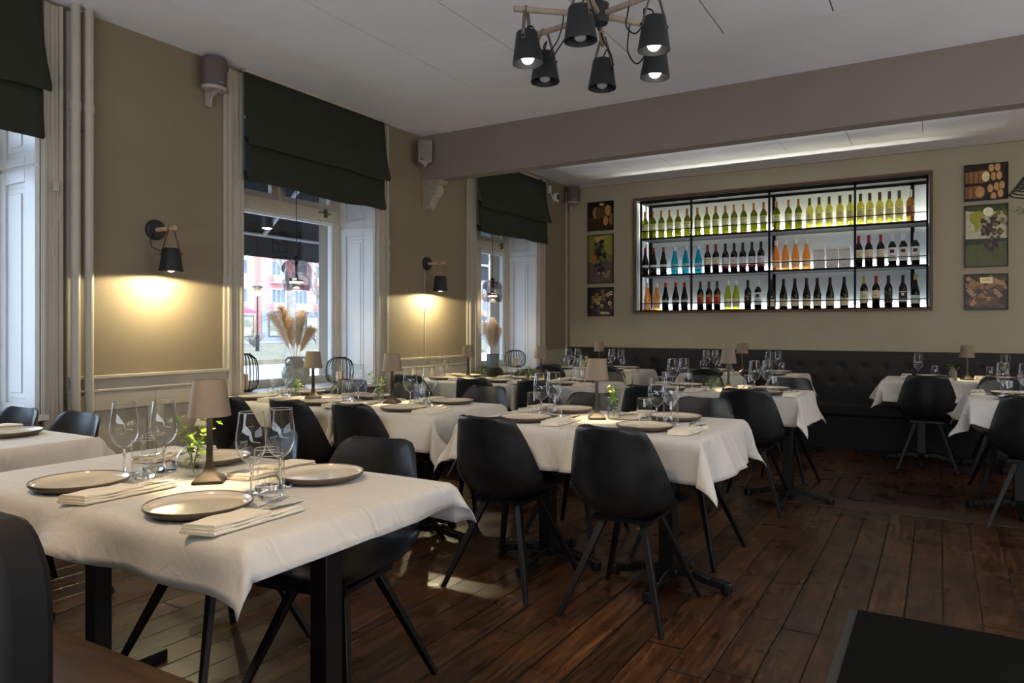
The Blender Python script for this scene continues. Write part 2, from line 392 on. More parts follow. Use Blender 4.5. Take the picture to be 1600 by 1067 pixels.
# blind cords on the casing
for (y, z0, z1, lb) in ((2.11, 1.45, 1.98, 'thin white blind cord on the casing beside the heating pipes'), (4.85, 1.15, 1.95, 'thin white blind cord on the casing right of the middle window')):
    c = G().tube([(WX+.06+.008*math.sin(i*.9), y+.015*math.sin(i*.7), z1+(z0-z1)*i/10.) for i in range(11)], .0025, 5).box(WX+.045, WX+.07, y-.012, y+.012, z1-.02, z1+.03)
    tag(c.build('blind_cord', m_trim), lb, 'cord', 'blind cords')

# heating pipes
for y, lb in ((2.205, 'left of two painted vertical heating pipes beside the left window'), (2.278, 'right of two painted vertical heating pipes, nearer the wall lamp')):
    p = thing('heating_pipe', lb, 'pipe', (WX+.075, y, 0), 0, 'vertical heating pipes')
    G().tube([(0, 0, 0), (0, 0, CH)], .0245, 20).build('pipe', m_trim, p)
    G().tube([(0, 0, 2.42), (0, 0, 2.47)], .028, 20).build('coupling', m_trim, p)
    G().box(-.073, -.015, -.01, .01, 2.33, 2.36).build('clip', m_trim, p)

# corbel under the beam
t = thing('corbel', 'white plaster scroll corbel under the end of the beam', 'corbel', (WX, 5.455, 2.593))
pr = [(0, 0), (.20, 0), (.20, -.03), (.175, -.05), (.185, -.09), (.17, -.13), (.13, -.16), (.10, -.20), (.09, -.235), (.07, -.26), (.04, -.275), (.0, -.285)]
G().rings([[(x, y, z) for x, z in pr] for y in (-.05, .05)]).build('bracket_body', M('corbel_plaster', (150, 141, 124), .6), t, bevel=.006)
G().box(0, .215, -.065, .065, -.022, 0).box(0, .205, -.058, .058, -.04, -.022).build('abacus', M('corbel_plaster', (150, 141, 124), .6), t, bevel=.004)
for s in (-1, 1):
    pts = [(.13-.045*(1-i/22.)*math.cos(i*.55)+.0, s*.052, -.10-.045*(1-i/22.)*math.sin(i*.55)) for i in range(20)]
    G().tube(pts, .008, 6).sphere((.125, s*.052, -.10), .013).tube([(.05+.02*(1-i/14.)*math.cos(-i*.6), s*.052, -.235-.02*(1-i/14.)*math.sin(-i*.6)) for i in range(12)], .006, 6).build('scroll', M('corbel_plaster', (150, 141, 124), .6), t)
g = G()
for i in range(5):
    a = i/4.; g.sphere((.155-.07*a, 0, -.075-.13*a), .028-.008*a, 8, 6, (.7, 1.3, 1.1))
g.build('acanthus_leaf', M('corbel_plaster', (150, 141, 124), .6), t)

# speakers and camera
def barrel_speaker(loc, rz, label):
    t = thing('wall_speaker', label, 'speaker', loc, rz, 'round grey wall speakers')
    def oval(r, z, k=28): return [(r*1.0*math.cos(2*PI*j/k)*(1), r*.82*math.sin(2*PI*j/k), z) for j in range(k)]
    G().rings([oval(r, z) for r, z in ((.072, .0), (.083, .006), (.086, .04), (.086, .16), (.083, .19), (.074, .20), (.02, .203))]).build('speaker_body', m_taupe, t)
    G().rings([oval(r, z) for r, z in ((.05, -.014), (.078, -.012), (.084, -.002), (.085, .008), (.07, .009))]).build('base_rim', m_tauperim, t)
    pts = [(0, .055, -.10), (0, .05, -.06), (0, .03, -.035), (0, -.01, -.02), (0, -.05, -.012)]
    b = G()
    for i in range(4): b.beam(pts[i], pts[i+1], .034, .014, up=(1, 0, 0), w2=.034)
    b.tube([(0, .055, -.105), (0, .055, -.09)], .017).box(-.018, .018, .045, .075, -.11, .02)
    b.build('bracket', m_tauperim, t)
    G().box(-.014, .014, -.0735, -.0700, .028, .034).build('logo_plate', m_tauperim, t)
barrel_speaker((WX+.085, 3.085, 2.79), R(90), 'grey round speaker on a bracket high beside the middle window')
barrel_speaker((WX+.12, 8.40, 2.83), R(50), 'grey round speaker high in the far back corner of the room')
G_ = None
j = G().box(WX, WX+.035, 3.215, 3.265, 2.84, 2.96).build('junction_box', m_trim, bevel=.004); tag(j, 'small painted junction box behind the round speaker', 'box')
t = thing('box_speaker', 'small pale box speaker in the corner above the corbel', 'speaker', (WX+.13, 5.28, 2.73), R(42))
G().box(-.062, .062, -.05, .06, 0, .20).build('cabinet', m_tauperim, t, bevel=.01)
G().box(-.055, .055, -.056, -.05, .008, .192).build('grille', M('speaker_grille', (128, 120, 112), .8, bump=.6, bs=900), t, bevel=.003)
G().box(-.045, -.022, -.0585, -.056, .014, .026).build('logo_plate', m_blackm, t)
G().tube([(0, 0, 0), (0, .01, -.03)], .008).box(-.03, .03, -.02, .05, -.012, 0).beam((0, .01, -.025), (0, .13, -.03), .03, .012).build('bracket', m_tauperim, t)
t = thing('security_camera', 'small white round security camera beside the far blind', 'camera', (WX, 8.10, 2.86))
mt = Matrix.Rotation(R(90), 4, 'Y')
G().lathe([(.052, 0), (.058, .02), (.056, .045), (.040, .055), (.038, .05)], 28, mat=mt).build('housing', m_white, t)
G().lathe([(.039, .045), (.036, .056), (.024, .066), (.005, .071)], 24, mat=mt).build('lens_dome', M('camera_dome', (60, 62, 66), .05, var=0), t)
G().box(0, .03, -.17, -.13, .03, .12).tube([(.015, -.13, .04), (.02, -.09, -.0), (.02, -.05, 0)], .005).build('cable_box', m_white, t)

# ---------------------------------------------------------------- wall lamps and chandelier
def lamp_shade(root, bulb, strap_top, lit, tilt=0.):
    """shade hung on a leather strap; origin at rim centre"""
    mt = Matrix.Rotation(tilt, 4, 'X')
    sh = G().lathe([(.069, 0), (.0705, .0), (.049, .138), (.046, .143), (.0, .143)], 36, mat=mt).lathe([(.069, 0), (.0475, .136), (.0, .137)], 36, mat=mt).build('lamp_shade', m_blackm, root)
    st = G()
    for s in (-1, 1):
        a = (s*.058, 0, .095); b_ = (s*.050, 0, .14); c_ = (strap_top[0]+s*.012, strap_top[1], strap_top[2])
        st.beam(a, b_, .004, .016, up=(0, 1, 0)).beam(b_, c_, .004, .016, up=(0, 1, 0))
    st.beam((strap_top[0]-.014, strap_top[1], strap_top[2]), (strap_top[0]+.014, strap_top[1], strap_top[2]), .018, .004)
    st.build('strap', m_strap if lit == 'warm' else M('taupe_strap', (98, 86, 74), .6), root)
    for s in (-1, 1): G().sphere((s*.062, 0, .108), .006).build('rivet', m_black, root)
    G().sphere((0, 0, .028+bulb), .030, 16, 10).build('bulb', m_warm if lit == 'warm' else (m_bulb if lit == 'on' else m_bulboff), root)
    G().lathe([(.018, .055+bulb), (.018, .125)], 14, cap=True).build('socket', m_blackm, root)
    return sh
def sconce(y, label):
    t = thing('wall_lamp', label, 'lamp', (WX, y, 1.825), 0, 'black wall lamps on leather straps')
    mt = Matrix.Rotation(R(90), 4, 'Y')
    G().lathe([(.062, 0), (.062, .02), (.056, .026), (.0, .026)], 32, mat=mt).build('wall_plate', m_blackm, t)
    G().tube([(.02, 0, .0), (.21, 0, .0)], .013, 14).build('wooden_peg', m_wood, t)
    h = bpy.data.objects.new('lamp_head', None); col.objects.link(h); h.parent = t; h.location = (.165, 0, -.265); h.rotation_euler = (0, 0, R(35))
    lamp_shade(h, 0, (0, 0, .272), 'warm')
    G().tube([(.03, -.03, -.03), (.05, -.06, -.07), (.06, -.06, -.11), (.10, -.04, -.135), (.145, -.01, -.13), (.165, 0, -.12)], .003, 6).build('cable', m_black, t)
    lamp('SPOT', 'wall_lamp_light', (WX+.165, y, 1.825-.283), 33, (1, .85, .5), .02, (0, 0, 0), spot=174, blend=.08)
sconce(2.72, 'black wall lamp glowing on the wall left of the middle window')
sconce(5.47, 'black wall lamp glowing on the wall below the corbel')
tag(G().tube([(WX+.006, 5.44, z) for z in (1.76, 1.5, 1.2, .945)], .004, 6).build('lamp_cable', m_trim), 'thin cable running down the wall under the far wall lamp', 'cable')

t = thing('chandelier', 'six armed wooden chandelier with black tilted shades under the ceiling', 'chandelier', (-1.36, 3.08, 2.665))
G().lathe([(.0, -.045), (.04, -.04), (.046, -.02), (.046, .05), (.02, .06), (.02, CH-2.665-.03), (.06, CH-2.665-.025), (.06, CH-2.665)], 24, cap=True).build('hub', m_blackm, t)
th0 = math.atan(670/1129.)
for k, (ang, lit, rd) in enumerate(((190, 'on', .335), (250, 'off', .335), (315, 'on', .30), (24, 'on', .31), (80, 'off', .285), (142, 'off', .305))):
    a = R(ang)+th0; d = Vector((math.cos(a), math.sin(a), 0))
    arm = G().tube([d*.035, d*(rd+.065)], .0135, 14).build('arm', m_wood if 0 else M('grey_oak', (150, 134, 116), .6, var=.15, ns=30), t)
    h = bpy.data.objects.new('lamp_head', None); col.objects.link(h); h.parent = t; h.location = d*rd+Vector((0, 0, -.245)); h.rotation_euler = (R(2), 0, a+R(60))
    lamp_shade(h, .0, (0, 0, .258), lit, 0)
    e = Vector((-d.y, d.x, 0)); b0 = d*.17
    sgn = 1 if k % 2 else -1
    ctl = [b0, b0+Vector((0, 0, -.05))+e*.012*sgn, b0+d*.02+e*.05*sgn+Vector((0, 0, -.12)), b0+d*.07+e*.055*sgn+Vector((0, 0, -.17)), b0+d*.11+e*.045*sgn+Vector((0, 0, -.13)), d*(rd-.03)+e*.03*sgn+Vector((0, 0, -.065)), d*rd+e*.012*sgn+Vector((0, 0, -.075)), d*rd+Vector((0, 0, -.105))]
    G().tube(smooth_path(ctl), .0035, 7).build('cable', m_black, t)
    if lit == 'on': lamp('SPOT', 'chandelier_light', Vector((-1.36, 3.08, 2.665))+d*rd+Vector((0, 0, -.24)), 5, (1, .88, .72), .03, spot=110, blend=.5)

# glass pendants in the window bays
def pendant(y, label):
    zt = 1.76; t = thing('glass_pendant', label, 'lamp', (-4.40, y, 0), 0, 'smoked glass pendants in the windows')
    G().lathe([(.02, zt), (.05, zt-.003), (.09, zt-.02), (.113, zt-.055), (.121, zt-.11), (.12, zt-.17), (.112, zt-.215), (.100, zt-.245)], 32).build('glass_shade', m_smoke, t)
    G().lathe([(.052, zt-.15), (.056, zt-.148), (.056, zt-.172), (.02, zt-.172)], 24, cap=True).lathe([(.012, zt+.03), (.03, zt), (.012, zt-.01), (.008, zt-.15)], 12, cap=True).build('fitting', m_blackm, t)
    G().lathe([(.054, zt-.173), (.054, zt-.186)], 24, cap=True).build('lit_ring', emis('pendant_disc', (1, .86, .62), 3.2), t)
    G().lathe([(.052, zt-.19), (.052, zt-.225)], 24).build('diffuser', thin_glass('opal_glass', (.8, .8, .76), .2, .3) if 'opal_glass' not in _cm else _cm['opal_glass'], t)
    G().tube([(0, 0, zt+.02), (0, 0, WT)], .003, 6).build('cable', m_black, t)
    lamp('POINT', 'pendant_light', (-4.40, y, zt-.24), 1.6, (1, .8, .55), .04)
pendant(4.06, 'smoked glass pendant lamp hanging in the middle window')
pendant(6.98, 'smoked glass pendant lamp hanging in the far window')

# black ring pendant cut by the right edge, with a sprig on it
t = thing('ring_pendant', 'black slatted pendant shade cut off by the right picture edge', 'lamp', (.612, 5.0, 2.02))
for i in range(6):
    r = .22+.012*(5-i); z = -.042+i*.0165
    G().lathe([(r-.012, z+.001), (r, z), (r, z+.005), (r-.012, z+.006), (r-.012, z+.001)], 40).build('ring', m_black, t)
G().tube([(0, 0, .06), (0, 0, CH-2.02-.012)], .004).lathe([(.0, -.05), (.05, -.045), (.05, .05), (.0, .06)], 16).beam((-.2, 0, .0), (.2, 0, .0), .006, .085).beam((0, -.2, 0), (0, .2, 0), .006, .085).build('frame', m_black, t)

# ---------------------------------------------------------------- bottle display
m_rack = M('black_rack_steel', (7, 7, 8), .6, var=0, spec=.2)
t = thing('bottle_display', 'long backlit bottle display set into the rear wall', 'shelf', (0, 0, 0))
g = G(); a0, a1, b0, b1 = -3.303, -.069, 1.396, 2.828
g.box(a0, a1, WB-.03, WB+.02, b1-.03, b1).box(a0, a1, WB-.03, WB+.02, b0, b0+.025).box(a0, a0+.028, WB-.03, WB+.02, b0+.025, b1-.03).box(a1-.028, a1, WB-.03, WB+.02, b0+.025, b1-.03)
g.build('wooden_surround', m_frwood, t, bevel=.003)
m_lit = M('white_backing', (176, 182, 184), .7, var=.02)
g = G().box(NX0, NX1, ND, ND+.015, NZ0, NZ1).box(NX0, NX0+.01, WB+.02, ND, NZ0, NZ1).box(NX1-.01, NX1, WB+.02, ND, NZ0, NZ1).box(NX0, NX1, WB+.02, ND, NZ1-.01, NZ1)
g.build('backing_panel', m_lit, t)
sx0, sx1 = -3.205, -.118; SH = [1.433, 1.874, 2.327]; bt = .022
for z in SH[1:]: G().box(sx0, sx1, WB+.0, WB+.38, z-.024, z).build('shelf', m_rack, t, bevel=.002)
G().box(NX0, NX1, WB-.004, WB+.42, NZ0, SH[0]).box(sx0, sx1, WB-.006, WB+.012, NZ0-.006, SH[0]+.004).build('shelf', m_rack, t)
for x in (sx0, -2.573, -1.675, -.792, sx1):
    G().box(x-bt/2, x+bt/2, WB-.0, WB+bt, NZ0, 2.79).build('upright', m_rack, t)
for x in (-3.205, -1.69, -.262): G().box(x-.018, x+.018, WB+.34, WB+.38, NZ0, 2.79).build('rear_upright', m_rack, t)
G().box(sx0, sx1, WB, WB+.02, 2.75, 2.79).box(NX0, NX1, WB+.03, ND, 2.784, 2.789).box(sx0, sx1, WB+.34, WB+.37, 2.755, 2.785).build('top_bar', m_rack, t)
for z in SH: G().tube([(sx0, WB+.012, z+.085), (sx1, WB+.012, z+.085)], .0055, 6).build('guard_rail', m_rack, t)
for z in SH:
    l = lamp('AREA', 'display_strip_light', ((sx0+sx1)/2, WB+.425, z+.006), 19, (.95, .99, 1), 3.05, (R(-172), 0, 0), .010)
lamp('AREA', 'display_throw_light', ((sx0+sx1)/2, WB+.42, SH[2]+.008), 50, (1, .97, .84), 3.05, (R(-140), 0, 0), .012)

def coloured_glass(name, tint, sur, f=.45):
    n = N(name); tr = n.add('ShaderNodeBsdfTransparent'); tr.inputs[0].default_value = (*tint, 1)
    n.b.inputs['Base Color'].default_value = (*sur, 1); n.b.inputs['Roughness'].default_value = .12
    mx = n.add('ShaderNodeMixShader'); mx.inputs[0].default_value = f; n.lk(tr.outputs[0], mx.inputs[1]); n.lk(n.b.outputs[0], mx.inputs[2]); n.lk(mx.outputs[0], n.out.inputs[0]); return n.m
bg_green = coloured_glass('olive_bottle_glass', (.42, .44, .06), lin((96, 98, 18)))
bg_pale = coloured_glass('pale_wine_glass', (.78, .76, .34), lin((190, 186, 104)))
bg_amber = coloured_glass('amber_wine_glass', (.75, .55, .2), lin((170, 120, 50)))
bg_rose = coloured_glass('orange_wine_glass', (.95, .60, .20), lin((230, 160, 80)))
bg_blue = coloured_glass('aqua_wine_glass', (.05, .62, .74), lin((20, 165, 190)), .6)
bg_dark = M('dark_bottle_glass', (14, 14, 13), .08, var=0)
bg_lime = coloured_glass('lime_bottle_glass', (.68, .74, .16), lin((170, 175, 50)))
lb = {k: M('label_'+k, v, .7, var=.03) for k, v in dict(white=(226, 226, 222), cream=(214, 204, 170), olive=(196, 196, 120), pale=(222, 216, 150), orange=(176, 84, 40), grey=(206, 206, 206), dark=(24, 24, 26), red=(150, 30, 34), tan=(150, 110, 66), gold=(176, 150, 70), clear=(206, 212, 214), pink=(232, 190, 150), aqua=(130, 200, 212), ink=(60, 55, 50), grape=(80, 30, 40)).items()}
BORD = [(.0, .0), (.033, .0), (.037, .004), (.037, .19), (.034, .212), (.021, .235), (.0148, .25), (.0138, .31), (.0152, .312), (.0152, .322), (.0, .322)]
BURG = [(.0, .0), (.036, .0), (.040, .005), (.040, .135), (.037, .165), (.026, .21), (.018, .25), (.0142, .28), (.0135, .31), (.0152, .312), (.0152, .322), (.0, .322)]
def bottle(kind, glass, cap, label, lz, marks):
    def mk():
        t = thing('wine_bottle', 'x', 'bottle')
        pr = BORD if kind == 'b' else BURG; rr = pr[2][0]
        G().lathe(pr, 16).build('bottle_glass', glass, t, angle=50)
        G().lathe([(.0158, .245 if kind == 'b' else .268), (.0158, .3235), (.0, .3235)] if kind == 'b' else [(.0165, .272), (.0158, .3235), (.0, .3235)], 14).build('capsule', lb[cap], t)
        def r_at(z): return rr+.0006
        g = G(); mats = [lb[label]]
        def arc(z0, z1, a0, a1, off, mi):
            k = 14; rows = [[((rr+off)*math.sin(a0+(a1-a0)*i/k), -(rr+off)*math.cos(a0+(a1-a0)*i/k), z) for i in range(k+1)] for z in (z0, z1)]; g.grid(rows, mi)
        arc(lz[0], lz[1], -1.45, 1.45, .0007, 0)
        for (mk_, z0, z1, aw) in marks:
            mats.append(lb[mk_]); arc(z0, z1, -aw, aw, .0012, len(mats)-1)
        g.build('label', mats, t, recalc=False)
        return t
    return Proto(mk, 'bottles in the backlit display')
BT = dict(
 g=(bottle('b', bg_green, 'tan', 'olive', (.10, .175), [('white', .112, .14, 1.2), ('ink', .123, .128, .5), ('gold', .145, .15, .8)]), 'olive green wine bottle with tan cap'),
 y=(bottle('b', bg_pale, 'ink', 'pale', (.06, .165), [('ink', .14, .144, .5), ('ink', .125, .129, .4), ('ink', .08, .09, .2), ('ink', .105, .108, .5)]), 'pale yellow wine bottle with dark cap'),
 Y=(bottle('b', bg_amber, 'grey', 'tan', (.06, .165), [('ink', .14, .144, .5), ('ink', .08, .09, .2)]), 'amber wine bottle with grey cap'),
 r=(bottle('s', bg_dark, 'red', 'white', (.095, .118), [('grey', .103, .108, .8)]), 'dark wine bottle with red cap and thin white band'),
 a=(bottle('s', bg_blue, 'clear', 'aqua', (.05, .12), [('white', .085, .095, .25), ('aqua', .055, .06, .6)]), 'aqua blue wine bottle with clear cap'),
 c=(bottle('b', bg_dark, 'red', 'cream', (.095, .175), [('tan', .15, .155, .9), ('ink', .125, .13, .5), ('gold', .10, .105, .9)]), 'dark wine bottle with red cap and cream label'),
 k=(bottle('b', bg_dark, 'dark', 'grey', (.065, .165), [('red', .05, .075, 1.4), ('ink', .12, .124, .3), ('ink', .13, .134, .15)]), 'dark wine bottle with grey label and red foot'),
 o=(bottle('s', bg_rose, 'clear', 'pink', (.03, .11), [('cream', .06, .07, .5)]), 'orange wine bottle with clear cap'),
 s=(bottle('b', bg_dark, 'clear', 'white', (.05, .185), [('grape', .13, .165, .5), ('ink', .1, .104, .7), ('ink', .085, .089, .6), ('ink', .07, .074, .7)]), 'dark wine bottle with white cap and dotted white label'),
 p=(bottle('b', bg_dark, 'ink', 'orange', (.065, .175), [('gold', .15, .16, .7), ('red', .09, .14, .35)]), 'dark wine bottle with orange picture label'),
 l=(bottle('s', bg_lime, 'clear', 'cream', (.03, .12), [('ink', .07, .074, .3)]), 'lime green wine bottle with clear cap'),
 e=(bottle('b', bg_dark, 'dark', 'dark', (.06, .16), [('tan', .13, .15, .4), ('orange', .10, .115, .5)]), 'black wine bottle with small orange emblem'),
 n=(bottle('s', bg_dark, 'dark', 'cream', (.03, .105), [('tan', .085, .09, 1.2), ('ink', .055, .058, .4)]), 'black sloping bottle with low cream label'),
 h=(bottle('b', bg_dark, 'gold', 'cream', (.05, .17), [('ink', .12, .125, .5)]), 'dark wine bottle with gold cap and cream label'),
 d=(bottle('b', bg_dark, 'dark', 'ink', (.05, .15), [('dark', .09, .13, .5)]), 'all black wine bottle with dark label'),
 w=(bottle('b', bg_dark, 'dark', 'dark', (.05, .18), [('white', .155, .16, .9), ('white', .12, .145, .35), ('white', .06, .09, 1.1)]), 'black wine bottle with white swoosh label'),
 q=(bottle('s', bg_dark, 'gold', 'grey', (.04, .12), [('ink', .08, .085, .5)]), 'dark sloping bottle with gold cap and grey label'))
ORD = ['first', 'second', 'third', 'fourth', 'fifth', 'sixth', 'seventh', 'eighth', 'ninth', 'tenth', 'eleventh', 'twelfth', 'thirteenth', 'fourteenth', 'fifteenth', 'sixteenth', 'seventeenth', 'eighteenth', 'nineteenth', 'twentieth', 'twenty-first', 'twenty-second', 'twenty-third', 'twenty-fourth', 'twenty-fifth', 'twenty-sixth', 'twenty-seventh', 'twenty-eighth']
SN, CS = math.sin(th0), math.cos(th0)
def px2x(px, Y):
    r = (px-800)/1129.; return Y*(CS*r-SN)/(SN*r+CS)
rows = [('bottom', SH[0], 'oorrrpppllesnnnnnnnhcdwq', [1011.5, 1025.9, 1039.8, 1055.8, 1069.5, 1094.3, 1107.8, 1120.6, 1137.2, 1150, 1168.5, 1184.4, 1204, 1224.1, 1242, 1260.3, 1277, 1296.9, 1319, 1349.9, 1368.8, 1388.1, 1410.8, 1430.4]),
 ('middle', SH[1], 'rrraaacckkkkkooooBBBcccsss', [1008.3, 1021.2, 1036.7, 1054.2, 1071.3, 1091.1, 1105.5, 1118.5, 1133.4, 1147, 1160.6, 1175, 1189, 1212.6, 1227.2, 1243, 1259.9, 1280.1, 1300.4, 1319.9, 1341.5, 1357.5, 1376, 1394.2, 1411.5, 1430.4]),
 ('top', SH[2], 'g'*17+'y'*10+'Y', [1008.3, 1020.5, 1033.5, 1046.4, 1059.4, 1073.8, 1090.2, 1104.6, 1118.3, 1133.2, 1147.1, 1162, 1178, 1193.2, 1213.5, 1232, 1247.7, 1265, 1279.9, 1295.6, 1312.3, 1328.5, 1344.5, 1359, 1374.6, 1389.7, 1405, 1422.5])]
def gift_box():
    t = thing('wine_box', 'x', 'box')
    G().box(-.055, .055, -.045, .045, 0, .215).build('carton', lb['grey'], t, bevel=.002)
    G().box(-.0555, .0555, -.0455, .0455, .215, .245).build('lid', lb['white'], t, bevel=.002)
    g = G().box(-.0556, .0556, -.0462, -.0455, .195, .201)
    for i in range(9):
        for q in range(5):
            if (i+q) % 2 == 0 and q < 2+((i*7) % 4): g.box(-.048+i*.0115, -.042+i*.0115, -.0462, -.0452, .183-q*.012, .188-q*.012)
    g.box(-.006, .006, -.0462, -.0452, .09, .10).box(-.003, .003, -.0462, -.0452, .1, .108).box(-.018, .018, -.0462, -.0452, .035, .038)
    g.build('printed_pattern', lb['tan'], t)
    return t
BOX = Proto(gift_box, 'cartons in the backlit display')
for nm, z, codes, pxs in rows:
    assert len(codes) == len(pxs), (nm, len(codes), len(pxs))
    kb = 0
    for i, (c, px) in enumerate(zip(codes, pxs)):
        x = px2x(px, 8.66)
        if c == 'B':
            kb += 1; BOX.put((x, 8.66, z), 0, 'white patterned wine carton, %s of three on the middle display shelf' % ORD[kb-1]); continue
        P_, look = BT[c]
        P_.put((x, 8.66, z), 0, look+', '+ORD[i]+' from left, '+nm+' shelf', (1.06, 1.06, 1.06 if c != 'Y' else 1.06))

# ---------------------------------------------------------------- framed prints
def pic(name_, cx, cz, w_, h_, label, painter):
    t = thing('framed_print', label, 'picture', (cx, WB, cz), 0, 'wine prints on the rear wall')
    f = .008; g = G().box(-w_/2, w_/2, -.022, 0, -h_/2, -h_/2+f).box(-w_/2, w_/2, -.022, 0, h_/2-f, h_/2).box(-w_/2, -w_/2+f, -.022, 0, -h_/2+f, h_/2-f).box(w_/2-f, w_/2, -.022, 0, -h_/2+f, h_/2-f)
    g.build('frame', m_black, t)
    g = G(); mats = []; lay = [0]
    def mat_i(c):
        m_ = M('print_%d_%d_%d' % c, c, .35, var=.15, ns=30)
        if m_ not in mats: mats.append(m_)
        return mats.index(m_)
    W_, H_ = w_/2-f, h_/2-f
    def poly(pts, c):
        lay[0] += 1; y = -.008-.00008*lay[0]
        pts = [(max(-1, min(1, x))*W_, max(-1, min(1, z))*H_) for x, z in pts]
        g.add([(x, y, z) for x, z in pts], [tuple(range(len(pts)))], mat_i(c))
    def disc(x, z, rx, rz, c, k=18, rot=0): poly([(x+rx*math.cos(2*PI*i/k)*math.cos(rot)-rz*math.sin(2*PI*i/k)*math.sin(rot)*1, z+rx*math.cos(2*PI*i/k)*math.sin(rot)+rz*math.sin(2*PI*i/k)*math.cos(rot)) for i in range(k)], c)
    painter(poly, disc, random.Random(len(label)), w_/h_)
    g.build('print', mats, t, smooth=False, recalc=False)
BK = [(-1, -1), (1, -1), (1, 1), (-1, 1)]
def p_barrel_a(poly, disc, r, a):
    poly(BK, (30, 22, 12)); poly([(-1, -1), (1, -1), (1, -.2), (-1, -.1)], (54, 38, 22)); poly([(-.6, .2), (.1, .8), (.5, .75), (.45, -.1), (-.2, -.15)], (80, 62, 34))
    disc(-.38, .25, .26, .42, (176, 120, 62)); disc(-.2, .3, .24, .40, (92, 74, 44)); disc(.6, .4, .24, .38, (190, 134, 74)); disc(.42, -.35, .2, .36, (176, 128, 70)); disc(.86, -.25, .18, .42, (150, 108, 58))
    disc(.1, .85, .2, .08, (255, 190, 110)); poly([(-.9, -.15), (.9, .05), (.9, 0), (-.9, -.2)], (120, 96, 64))
def p_grape_a(poly, disc, r, a):
    poly(BK, (120, 116, 50)); poly([(-1, -1), (1, -1), (1, -.2), (.5, -.05), (-.4, -.2), (-1, -.1)], (92, 76, 68)); poly([(.2, 1), (1, 1), (1, .1), (.4, .3)], (150, 148, 60))
    poly([(-.5, .95), (.4, .95), (.3, .7), (-.4, .72)], (190, 150, 96)); poly([(-.75, .3), (-.4, .35), (-.45, -.1), (-.7, -.05)], (180, 90, 40))
    for i in range(46):
        z = .75-1.4*r.random(); wd = .42*(1 if z > -.2 else max(.25, 1-(-.2-z)*1.6)); disc(-.02+wd*(r.random()*2-1), z, .13, .07, r.choice([(58, 42, 44), (40, 30, 44), (76, 58, 54), (34, 26, 38)]), 12)
    for i in range(7): disc(-.6+r.random()*1.3, -.75+.2*r.random(), .14, .07, (150, 124, 100), 12)
def p_cork_a(poly, disc, r, a):
    poly(BK, (24, 20, 20))
    for x, z in ((.15, .75), (-.3, .5), (.25, .45), (-.05, .25), (-.6, .3), (.6, .5), (.85, .6), (-.75, -.35), (-.6, 0), (.3, .15), (-.2, -.05), (.75, -.1), (.9, -.4), (.1, -.3), (-.35, .1)):
        disc(x, z, .15, .15, r.choice([(200, 160, 104), (150, 112, 70), (120, 84, 52), (224, 196, 140)])); disc(x, z, .08, .08, (110, 80, 50), 10)
    poly([(-.25, -.9), (-.05, -.9), (-.05, -.3), (-.25, -.35)], (60, 66, 90)); poly([(0, -.7), (.7, -.75), (.75, -.9), (0, -.9)], (190, 176, 150))
def p_barrel_b(poly, disc, r, a):
    poly(BK, (34, 22, 12))
    def barrel(x, z, rx, rz, c):
        poly([(-1, z+rz*.85), (x, z+rz), (x, z-rz), (-1, z-rz*.9)], (150, 102, 56)); disc(x, z, rx, rz, (96, 66, 38)); disc(x, z, rx*.82, rz*.84, c)
        for q in (.35, .6, .85): poly([(x-q, z+rz*.97), (x-q+.05, z+rz*.98), (x-q+.05, z-rz*.97), (x-q, z-rz*.96)], (84, 60, 38))
    barrel(-.02, .32, .23, .36, (246, 220, 160)); barrel(-.3, -.55, .28, .38, (196, 150, 98))
    for x, z in ((.35, .3), (.62, .32), (.2, -.38), (.5, -.3), (.75, -.25), (.25, .8), (.55, .8), (.35, -.85), (.68, -.7)): disc(x, z, .17, .29, (92, 62, 36)); disc(x, z, .13, .23, (206, 160, 104))
def p_grape_b(poly, disc, r, a):
    poly(BK, (196, 190, 160)); poly([(-1, -1), (1, -1), (1, -.2), (-1, -.3)], (84, 88, 40)); poly([(-1, -.3), (1, -.2), (1, -.1), (-1, -.08)], (50, 56, 32))
    poly([(-1, 1), (1, 1), (1, .8), (-.2, .78), (-1, .86)], (70, 78, 30)); poly([(-.8, .75), (-.3, .85), (-.05, .7), (-.1, .45), (-.5, .1), (-.6, .4), (-.8, .5)], (160, 158, 50)); disc(.1, .8, .25, .14, (255, 244, 210))
    for i in range(70):
        z = .6-1.1*r.random(); wd = .45*(1 if z > 0 else max(.3, 1+z*1.2)); disc(.25+wd*(r.random()*2-1), z, .1, .065, r.choice([(70, 54, 48), (48, 34, 36), (96, 74, 52), (58, 40, 34)]), 12)
    for i in range(10): disc(.4+.6*r.random(), .1+.8*r.random(), .12, .07, (120, 116, 50), 10)
def p_cork_b(poly, disc, r, a):
    poly(BK, (60, 42, 26))
    for i in range(34):
        x, z = r.uniform(-.9, .9), r.uniform(-.9, .75); an = r.uniform(-1, 1); L, Wd = .28, .12; c_, s_ = math.cos(an), math.sin(an)
        poly([(x+c_*L*u-s_*Wd*v, z+s_*L*u+c_*Wd*v) for u, v in BK], r.choice([(150, 108, 64), (120, 84, 48), (176, 132, 84), (96, 66, 40)]))
    poly([(-.3, .85), (.3, .85), (.32, .5), (-.28, .48)], (250, 224, 160)); poly([(-.2, .7), (.2, .7), (.2, .66), (-.2, .66)], (150, 110, 70))
pic('a', -3.745, 2.647, .355, .37, 'square print of dim wine barrels, top of the left column', p_barrel_a)
pic('b', -3.745, 2.098, .355, .625, 'tall print of dark grapes in the left column of prints', p_grape_a)
pic('c', -3.745, 1.552, .355, .37, 'square print of round cork ends, bottom of the left column', p_cork_a)
pic('d', .385, 2.660, .362, .36, 'square print of bright wine barrels, top of the right column', p_barrel_b)
